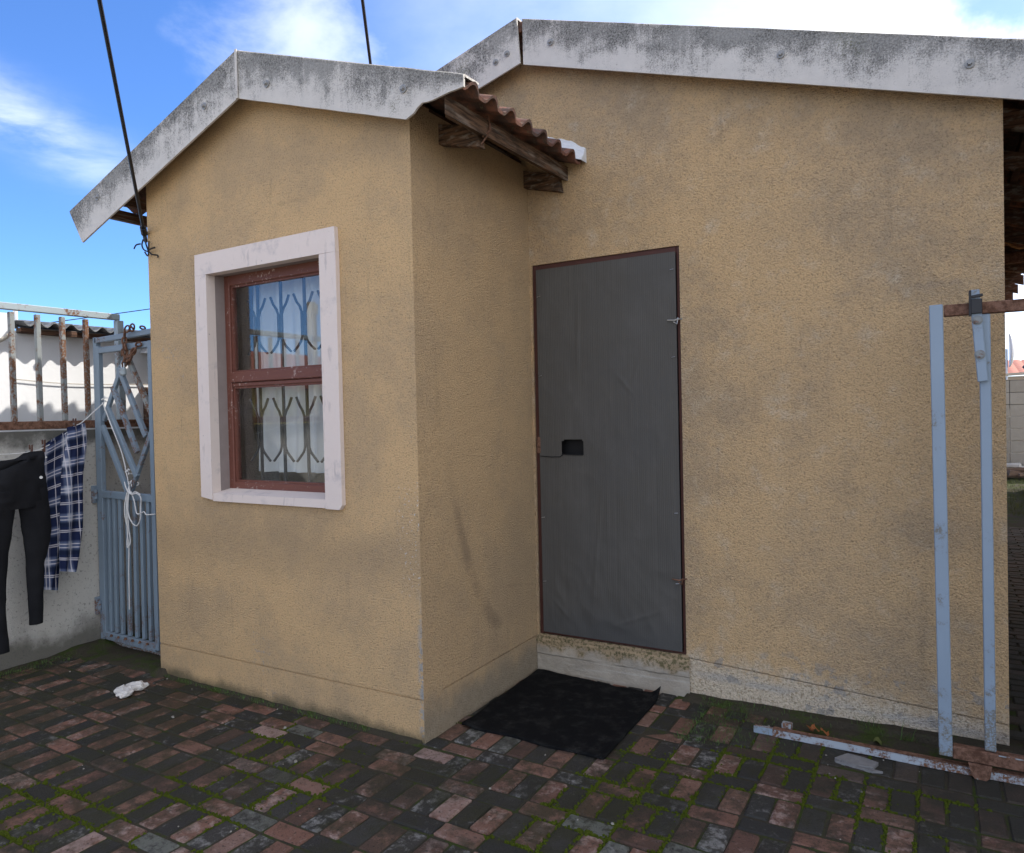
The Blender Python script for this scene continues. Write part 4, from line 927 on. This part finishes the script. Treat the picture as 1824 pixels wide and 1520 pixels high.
obj('button', stud((-2.455, -.300, 1.120), .0085), MAT['steel'], je); obj('button', stud((-2.470, -.262, 1.232), .005), MAT['steel'], je)
sh = thing('shirt', (-2.55, -.12, 1.3), 'navy, white and pale blue plaid shirt pegged beside the gate', 'shirt')
def cl_pt(s_, z, dep): # s_ along the washing line plane from the gate end
    return V((-2.62+.215*s_+.977*dep, .15-.977*s_+.215*dep, z))
def lerp_tab(tab, v):
    for (a0, b0), (a1, b1) in zip(tab, tab[1:]):
        if v <= a1: return b0+(b1-b0)*(v-a0)/(a1-a0)
    return tab[-1][1]
def shirt_sheet(side, Ltab, Rtab, ztop, zbot, nu=34, nv=60, seed=0, amp=.014):
    mb = MB()
    def f(u, v):
        l, r = lerp_tab(Ltab, v), lerp_tab(Rtab, v); s_ = l+(r-l)*u; z = (ztop[0]+(ztop[1]-ztop[0])*u)*(1-v)+(zbot[0]+(zbot[1]-zbot[0])*u)*v
        dep = side*(.016+.012*math.sin(math.pi*v))*min(1, 6*min(u, 1-u)+.15)+amp*math.sin(u*9+2.2*v+seed)*(.25+.75*v)+.010*hn(u*5, v*5, seed)-.006*math.exp(-((v)/.03)**2)
        return cl_pt(s_, z, dep)
    W_ = abs(Ltab[0][1]-Rtab[0][1])+.1
    mb.grid(f, nu, nv, lambda u, v: ((lerp_tab(Ltab, v)+(lerp_tab(Rtab, v)-lerp_tab(Ltab, v))*u)*.82+.02*side, v*.60)); return mb
b_ = MB()
for sd in (-1, 1):
    q = shirt_sheet(sd, [(0, .388), (.25, .45), (1, .47)], [(0, .130), (.2, .175), (.5, .235), (1, .312)], (1.300, 1.425), (.478, .432), seed=1)
    b_.raw([v-V((.032, .007, 0))*max(0, min(1, (1.36-v.z)/.25)) for v in q.v], q.f, q.uv)
so_ = obj('body', b_, MAT['plaid'], sh, smooth=True, recalc=False)
b_ = MB()
for sd in (-1, 1):
    q = shirt_sheet(sd*.8, [(0, .25), (.3, .30), (.6, .32), (1, .335)], [(0, .128), (.12, .122), (.35, .165), (.7, .178), (.86, .205), (1, .235)], (1.395, 1.425), (.553, .527), nu=20, seed=4, amp=.012)
    b_.raw([v+V((.010, .004, 0)) for v in q.v], q.f, q.uv)
obj('sleeve', b_, MAT['plaid'], sh, smooth=True, recalc=False)
def peg(P, lab):
    pg = thing('clothes_peg', P, lab, 'clothes peg', 'brown pegs on the washing line'); P = V(P); n_ = V((.977, .215, 0))
    for s_ in (-1, 1):
        obj('leg', MB().bar(P+n_*s_*.0045+V((0, 0, -.040)), P+n_*s_*.010+V((0, 0, .034)), .011, .007, n_), MAT['peg'], pg)
    obj('spring', MB().cyl(P+V((0, .008, .0)), P+V((0, -.008, .0)), .006, 8), MAT['steel'], pg)
peg(V((-2.579, -.038, 1.418)), 'brown clothes peg holding the plaid shirt near the gate')
peg(V((-2.534, -.241, 1.298)), 'brown clothes peg between the jeans and the plaid shirt')
peg(V((-2.518, -.318, 1.272)), 'brown clothes peg on the waistband of the black jeans')

# ================================================================== SLIDING GATE ON THE RIGHT
SY = .76
sg = thing('sliding_gate', (2.4, SY, 0), 'tall blue steel sliding gate frame standing open against the tan wall', 'gate')
def sbar(nm, A, B, w, h, m, up=(0, 1, 0)): return obj(nm, MB().bar((A[0], SY, A[1]), (B[0], SY, B[1]), w, h, up), MAT[m], sg)
sbar('stile', (1.945, .065), (1.930, 1.800), .046, .04, 'gate_blue')
sbar('top_rail', (1.955, 1.775), (3.05, 1.775), .043, .04, 'rust'); sbar('bottom_rail', (1.968, .085), (3.05, .078), .048, .04, 'rust')
x = 2.095; k = 0
for x in (2.090, 2.40, 2.71, 3.0): sbar('upright', (x, .112), (x-.004, 1.752), .036, .03, 'gate_blue')
obj('bottom_lip', MB().box(2.115, 3.05, SY-.022, SY+.022, .1025, .106), MAT['rail_paint'], sg)
m = MB(); m.prism([(2.018, .058), (2.094, .058), (2.088, .012), (2.072, -.004), (2.044, -.004), (2.028, .012)], 1, SY-.022, SY+.022); obj('wheel_housing', m, MAT['rust'], sg)
m = MB().bar((2.078, SY-.034, 1.50), (2.053, SY-.034, 1.842), .034, .012, (0, 1, 0)); o_ = obj('latch_bar', m, MAT['gate_blue'], sg)
m = MB().bar((2.040, SY-.036, 1.745), (2.040, SY-.036, 1.840), .008, .026, (0, 1, 0), .001); m.bar((2.045, SY-.042, 1.815), (2.08, SY-.042, 1.82), .010, .018, (0, 1, 0), .001); m.box(2.042, 2.078, SY-.052, SY-.041, 1.752, 1.806, .002); obj('latch_clasp', m, MAT['black_iron'], sg)
for x, z in ((2.062, 1.728), (2.069, 1.600)):
    m = MB(); m.tube([(x, SY-.040, z), (x, SY-.052, z)], .013, 6); m.cyl((x, SY-.040, z), (x, SY-.042, z), .018, 12); obj('bolt', m, MAT['rusty_bar'], sg)
m = MB().bar((1.986, SY-.022, 1.748), (1.986, SY-.022, 1.768), .006, .005); obj('pin', m, MAT['rust_white'], sg)
gr_ = thing('gate_rail', (2.2, .775, 0), 'rusty blue-white steel gate track lying on the paving by the wall', 'rail')
m = MB(); m.grid(lambda u, v: V((1.222+2.08*u,   .757, .002+.029*v)), 60, 1); m.box(1.222, 3.3, .7572, .782, .002, .0305)
tt = MB(); tt.box(1.30, 3.3, .760, .785, .0315, .035)
for v in m.v: v.z += .004*hn(v.x*2.2, 1, 1); v.y += .006*hn(v.x*1.3, 5, 1)
for v in tt.v: v.z += .004*hn(v.x*2.2, 1, 1); v.y += .006*hn(v.x*1.3, 5, 1)
obj('track', m, MAT['rust_white'], gr_); obj('track_top', tt, MAT['rust'], gr_)
m = MB().box(1.222, 1.30, .7525, .7565, .006, .034); obj('track_lip', m, MAT['gate_blue'], gr_)
obj('clip', MB().box(1.330, 1.372, .795, .83, .012, .050, .003), MAT['rail_paint'], gr_)

# ================================================================== MAT, LITTER
mt = MB()
def matp(u, v):
    A = V((.046, .215)).lerp(V((.744, .215)), u); B = V((.012, 1.005)).lerp(V((.735, .945)), u); q = A.lerp(B, v)
    z = .008+.003*hn(q.x*5, q.y*5, 1)
    dd = (V((u, v))-V((1, 1))).length
    z += .050*max(0, 1-dd/.09)**1.5+.012*max(0, 1-(V((u, v))-V((.05, 0.02))).length/.12)+.010*max(0, v-.97)/.03*abs(hn(u*6, 0, 3))
    q = q+V((.010*hn(u*4, v*4, 7), .010*hn(u*4, v*4, 9)))
    return V((q.x, q.y, z+.004))
mt.grid(matp, 60, 60); n0 = len(mt.v)
nn = 61; rim = [j for j in range(nn)]+[j*nn+60 for j in range(1, nn)]+[60*nn+60-j for j in range(1, nn)]+[(60-j)*nn for j in range(1, 60)]
mt.raw([mt.v[i]-V((0, 0, .010)) for i in rim], [])
mt_f = [(rim[i], n0+i, n0+(i+1) % len(rim), rim[(i+1) % len(rim)]) for i in range(len(rim))]
mt.f += mt_f; mt.uv += [[(0, 0)]*4]*len(mt_f); mt.mi += [0]*len(mt_f)
tag(obj('doormat', mt, MAT['mat'], None, (.4, .6, .0), smooth=True), 'black rubber doormat on the brick paving below the netted door', 'doormat')
# crumpled plastic
pb = MB()
def bagp(u, v):
    a_ = v*2*math.pi; s_ = u; c = V((-1.700, -.335, 0)).lerp(V((-1.735, -.165, 0)), s_)+V((-.045*math.sin(s_*3.1), 0, 0))
    rad = (.030+.030*abs(math.sin(s_*5.2+.4)))*math.sin(math.pi*min(.98, max(.02, s_)))**.5
    P = V((c.x+rad*1.15*math.cos(a_), c.y+.2*rad*math.sin(a_*2), max(.004, .012+rad*.50*math.sin(a_))))
    f_ = mnoise.fractal(P*26, 1, 2, 4); cr = abs(mnoise.noise(P*45))
    return P+V((f_*.016, hn(P.x*30, P.y*30, 2)*.016, max(0, f_*.010+cr*.014)))
pb.grid(bagp, 56, 28)
tag(obj('plastic_scrap', pb, MAT['plastic_bag'], None, (-1.73, -.25, .0), smooth=False), 'crumpled white plastic scrap lying on the bricks near the porch corner', 'litter')
rr = random.Random(21)
for k, (x, y) in enumerate(((1.462, .842), (1.500, .835), (1.44, .86))):
    m = MB(); m.grid(lambda u, v: V((x+(u-.5)*.035*(1-.6*abs(v-.5)), y+(v-.5)*.045, .034+.012*math.sin(3*u+2*v+k)+.006*hn(u*4, v*4, k))), 5, 6)
    tag(obj('dry_leaf', m, MAT['leaf'], None, (x, y, .03), recalc=False), ['curled orange leaf resting against the gate track, middle one', 'orange leaf on the gate track, nearest the sliding gate', 'orange leaf on the gate track, nearest the door'][k], 'leaf')
m = MB(); m.grid(lambda u, v: V((1.70+(u-.5)*.03, .865+(v-.5)*.045*(1-.5*abs(u-.5)), .022+.01*math.sin(4*u))), 5, 5); tag(obj('green_leaf', m, MAT['grass'], None, (1.70, .865, .02), recalc=False), 'yellowish green leaf lying behind the gate track', 'leaf')
m = MB(); m.prism([(1.56, .655), (1.63, .632), (1.70, .640), (1.715, .69), (1.66, .715), (1.60, .722)], 2, -.012, .010); m.prism([(1.565, .64), (1.70, .615), (1.735, .628), (1.705, .633), (1.63, .625), (1.56, .648)], 2, -.012, .006)
for v in m.v: v.z += .003*hn(v.x*20, v.y*20, 0)
tag(obj('broken_slab', m, material('slab', lambda t: {'Base Color': t.mix(t.noise(t.pos(), 30, 5, .7), (.12, .12, .12), (.27, .265, .26)), 'Normal': t.bump(t.noise(t.pos(), 80, 3), .5, .004)}, .9), None, (1.64, .67, 0)), 'cracked pale grey slab sunk in the dirt before the gate track', 'slab')
pbm = MB()
for k in range(90):
    x = rr.uniform(-2.4, 2.1); y = rr.uniform(-1.2, .9)
    if not inside(x, y): continue
    r = rr.uniform(.0015, .0045) if k > 12 else rr.uniform(.005, .009); vs = [V((x+r*rr.uniform(.6, 1.2)*math.cos(a_)*s_, y+r*rr.uniform(.6, 1.2)*math.sin(a_)*s_, .002+h_*r)) for h_, s_ in ((0, 1), (.7, .8)) for a_ in (0, 1.05, 2.1, 3.14, 4.2, 5.2)]
    pbm.raw(vs, [(i, (i+1) % 6, 6+(i+1) % 6, 6+i) for i in range(6)]+[tuple(range(6, 12))])
tag(obj('grit', pbm, MAT['pebble'], recalc=False), kind='stuff')

# ================================================================== CABLES AND POLES
def cable(A, B, sag, r, n=40):
    A, B = V(A), V(B); return MB().tube([A.lerp(B, i/n)-V((0, 0, sag*4*(i/n)*(1-i/n))) for i in range(n+1)], r, 8)
c1 = thing('power_cable', (-1.825, -.03, 2.45), 'thick black cable tied to the top left corner of the porch', 'cable')
CA = V((-1.835, -.035, 2.475)); CB = V((6.3, -6.43, 6.5)); obj('cable', cable(CA, CB, .02, .0085, 60), MAT['cable_black'], c1)
dv = (CB-CA).normalized(); m = MB(); m.tube([CA-dv*.03, CA+dv*.02, CA+dv*.03], .017, 12); m.tube([CA-dv*.10, CA-dv*.03], .011, 10); obj('clamp', m, MAT['cable_black'], c1)
m = MB()
for pts in ([(-1.85, -.03, 2.43), (-1.855, -.035, 2.40), (-1.84, -.035, 2.372), (-1.822, -.02, 2.36)], [(-1.825, -.035, 2.44), (-1.812, -.04, 2.40), (-1.822, -.02, 2.365)], [(-1.822, -.02, 2.365), (-1.79, -.025, 2.372), (-1.77, -.012, 2.378)], [(-1.822, -.02, 2.365), (-1.795, -.022, 2.345), (-1.775, -.03, 2.337), (-1.752, -.012, 2.333), (-1.752, -.012, 2.32)], [(-1.86, -.04, 2.405), (-1.885, -.05, 2.40), (-1.905, -.05, 2.382)], [(-1.84, -.03, 2.36), (-1.825, -.02, 2.34), (-1.826, -.012, 2.42)]):
    m.tube(smooth_path(pts), .0042, 6)
obj('tie_wire', m, MAT['cable_black'], c1)
c2 = thing('power_cable', (-.97, .92, 3.25), 'thin black cable rising above the middle of the porch ridge', 'cable')
obj('cable', cable((-.975, .93, 3.262), (8.0, -10.93, 6.1), .01, .0085, 60), MAT['cable_black'], c2)
def pole(x, y, h, lab, r=.09):
    p = thing('utility_pole', (x, y, 0), lab, 'pole'); obj('shaft', MB().tube([(x, y, -.1), (x, y, h*.5), (x, y, h)], r, 12, rf=lambda q: 1-.25*q), MAT['pole_wood'], p)
    obj('insulator', MB().tube([(x+.12, y, h-.25), (x+.12, y, h-.05)], .04, 8), MAT['pole_wood'], p); return p
pole(6.3, -6.5, 6.7, 'wooden utility pole at the street front carrying the porch cable')
pole(8.0, -11.0, 6.3, 'second wooden utility pole across the street')
pole(-9.0, -7.95, 3.75, 'short leaning pole seen reflected in the window', .12)
w3 = thing('overhead_wires', (-6, 4, 4), 'three thin overhead wires crossing the sky behind the railing', 'wire')
for A, B in (((-16, 4.2, 3.2), (-8, 16, 6.2)), ((-18, 5.0, 3.0), (-9, 18, 5.4)), ((-20, 5.2, 2.4), (-9, 19, 5.0))): obj('wire', cable(A, B, .12, .010, 20), MAT['cable_black'], w3)

# ================================================================== NEIGHBOURS AND ADDED SUN BLOCKERS
n1_ = thing('white_house', (-5, 3, 0), 'white house with grey corrugated roof beyond the boundary wall', 'house')
NX0 = -3.2
m = MB(); m.box(-7.5, NX0, -.075, 9.5, -.03, 2.03); obj('wall', m, MAT['white_wall'], n1_)
m = MB(); m.box(-7.5, NX0+.02, -1.0, -.076, -.03, 2.135); obj('parapet_wall', m, MAT['white_wall'], n1_)
m = MB(); per = .105
def cor(th):
    return lambda u, v: V((NX0+.12-4.6*v, -.06+9.6*u, 2.072+v*.55+.017*math.sin((-.06+9.6*u)/per*2*math.pi)-th))
q = MB(); q.grid(cor(0), 740, 1); q.grid(cor(.007), 740, 1); nq = 741
q.raw([cor(0)(i/740, 0) for i in range(741)]+[cor(.007)(i/740, 0) for i in range(741)], [(i, i+1, 741+i+1, 741+i) for i in range(740)])
obj('corrugated_roof', q, MAT['asbestos'], n1_, recalc=False)
obj('eave_board', MB().box(NX0-.005, NX0+.055, -.05, 9.5, 2.012, 2.046, .003), MAT['dark_timber'], n1_)
for y in (.25, 1.0, 1.75, 2.5): obj('rafter_end', MB().bar((NX0-.02, y, 2.035), (NX0+.12, y, 2.02), .04, .04), MAT['dark_timber'], n1_)
obj('vent_pipe', MB().tube([(-3.35, .02, 2.06), (-3.35, .02, 2.19), (-3.35, .02, 2.195)], .014, 10), MAT['white_wall'], n1_)
m = MB().tube([(NX0+.02, -.20, 1.93), (NX0+.06, -.16, 1.96), (NX0+.07, -.125, 1.985)], .012, 8); m.tube([(NX0+.07, -.13, 1.975), (NX0+.075, -.105, 1.995)], .022, 10); obj('wall_lamp', m, MAT['pole_wood'], n1_)
obj('timber_post', MB().box(NX0+.002, NX0+.05, .80, .84, .0, 1.68, .003), MAT['dark_timber'], n1_)
obj('gable_end', MB().prism([(.78, 1.93), (1.6, 1.93), (1.6, 2.03), (.86, 2.03)], 0, NX0+.003, NX0+.12), MAT['white_wall'], n1_)
obj('wall_wire', MB().tube([(NX0+.012, -.07+.1*i, 1.715-.012*math.sin(i*.5)-.003*i) for i in range(26)], .003, 5), MAT['pole_wood'], n1_)

n2_ = thing('yellow_house', (-12.5, -9.5, 0), 'yellow house with red tiled roof seen only as a reflection in the window', 'house')
obj('wall', MB().box(-15.5, -10.2, -16, -5.0, -.03, 2.05), MAT['yellow_wall'], n2_)
m = MB()
slope = lambda x: 2.10+.30*(x+15.8 if x < -12.85 else -9.9-x)
slope_box(m, -12.85, -9.9, -16.3, -4.7, lambda x: 2.08+.33*(-9.9-x), -.06, .02); slope_box(m, -15.8, -12.85, -16.3, -4.7, lambda x: 2.08+.33*(x+15.8), -.06, .02); obj('roof', m, MAT['far_tile'], n2_)
for y in (-7.4, -10.2, -13): o_ = obj('window', MB().box(-10.21, -10.17, y, y+1.2, .95, 1.75), MAT['black'], n2_); obj('pane', MB().box(-10.169, -10.160, y+.05, y+1.15, 1.0, 1.7), MAT['glass'], o_)

n3_ = thing('shade_house', (5.5, 2.4, 0), 'unseen beige gabled house added right of the side path to shade the yard', 'house')  # added out of view, gable sized to keep the sun off the yard
m = MB(); m.prism([(.15, -.03), (4.65, -.03), (4.65, 2.95), (2.4, 4.25), (.15, 2.95)], 0, 3.22, 8.5); obj('wall', m, MAT['beige_wall'], n3_)
for s_ in (-1, 1):
    m = MB(); m.raw([(x, 2.4+s_*t_*2.55, 4.29-t_*1.473+d_) for x in (3.05, 8.8) for t_ in (0, 1) for d_ in (0, .07)], [(0, 1, 3, 2), (4, 6, 7, 5), (0, 4, 5, 1), (2, 3, 7, 6), (0, 2, 6, 4), (1, 5, 7, 3)]); obj('roof', m, MAT['far_tile'], n3_)

sw = MB(); sw.box(3.22, 3.36, 4.68, 12.2, -.03, 2.25); sw.box(3.20, 3.38, 4.68, 12.2, 2.252, 2.30)
tag(obj('shade_wall', sw, MAT['beige_wall'], None, (3.29, 8.4, 0)), 'long unseen beige wall added along the right side path to shade it', 'wall')  # unseen wall, put in so the side path lies in shade
bwk = thing('block_wall', (3.2, 14.6, 0), 'grey concrete block wall closing the back yard behind the house', 'wall')
rr = random.Random(9); bme = mesh_of('block', MB().box(-.222, .222, -.07, .07, -.112, .112, .006), MAT['block'])
for j in range(8):
    for i in range(5): inst('block', bme, bwk, Matrix.Translation((2.30+i*.452+(.0 if j % 2 else .0)+.06, 14.6+rr.uniform(-.006, .006), .10+j*.232)))
obj('mortar', MB().box(2.1, 4.4, 14.545, 14.655, -.03, 1.85), MAT['cement'], bwk)
dbm = thing('rubble_pile', (3.15, 13.9, 0), 'heap of old timber and rubble at the foot of the block wall', 'rubble')
for k in range(14):
    x = rr.uniform(2.8, 3.6); y = rr.uniform(13.6, 14.3); z = rr.uniform(.03, .24); a_ = rr.uniform(-.5, .5)
    obj('plank', MB().bar((x-.35*math.cos(a_), y-.35*math.sin(a_), z), (x+.35*math.cos(a_), y+.35*math.sin(a_), z+rr.uniform(-.06, .1)), .10, .05), MAT['debris'] if k % 3 else MAT['cement'], dbm)
tag(obj('plank', MB().bar((2.7, 14.55, 1.945), (3.9, 14.5, 1.985), .12, .05), MAT['pole_wood'], None, (3.2, 14.55, 1.93)), 'weathered plank lying along the top of the block wall', 'plank')
tb = MB(); tb.grid(lambda u, v: V((3.42+.18*math.sin(math.pi*v)*math.cos(6.283*u)*(1+.3*hn(u*5, v*5, 1)), 14.55+.12*math.sin(math.pi*v)*math.sin(6.283*u), 2.02+.15*v+.05*hn(u*6, v*6, 4))), 16, 10); tag(obj('tarpaulin', tb, material('tarp', (.03, .04, .07), .5), None, (3.42, 14.55, 2.0), smooth=True), 'dark blue bundled tarpaulin on top of the block wall', 'tarpaulin')
n4_ = thing('back_house', (4, 19, 0), 'back neighbour house with pinkish tiled roof beyond the block wall', 'house')
obj('wall', MB().box(1.5, 9, 17.2, 22, -.03, 2.0), MAT['beige_wall'], n4_)
m = MB(); m.grid(lambda u, v: V((1.2+8*u, 17.0+2.6*v, 2.02+.42*v+.028*abs(math.sin(u*8*math.pi/.2))+.015*(1-(v*8) % 1))), 400, 16); obj('roof', m, MAT['far_tile'], n4_, recalc=False)
m = MB(); m.prism([(3.42, 2.16), (5.2, 2.16), (5.2, 2.75), (4.1, 2.62)], 1, 16.6, 16.9); obj('gable', m, MAT['asbestos'], n4_)
ds = thing('satellite_dish', (3.2, 16.2, 2.1), 'pale satellite dish seen edge-on on a roof beyond the block wall', 'satellite dish')
m = MB(); m.grid(lambda u, v: V((3.165+.10*math.cos(math.pi*(v-.5))*(.3+.7*abs(math.sin(6.283*u)))-.03+.05*((v-.5)*2)**2*0, 16.2+.34*math.sin(math.pi*v)*math.cos(6.283*u), 2.52+.36*math.cos(math.pi*v))), 20, 16); obj('dish', m, MAT['white_wall'], ds, smooth=True)
obj('mast', MB().cyl((3.10, 16.2, 1.9), (3.10, 16.2, 2.55), .02, 8), MAT['steel'], ds)

# ------------------------------------------------------------------ report
bpy.context.view_layer.update()
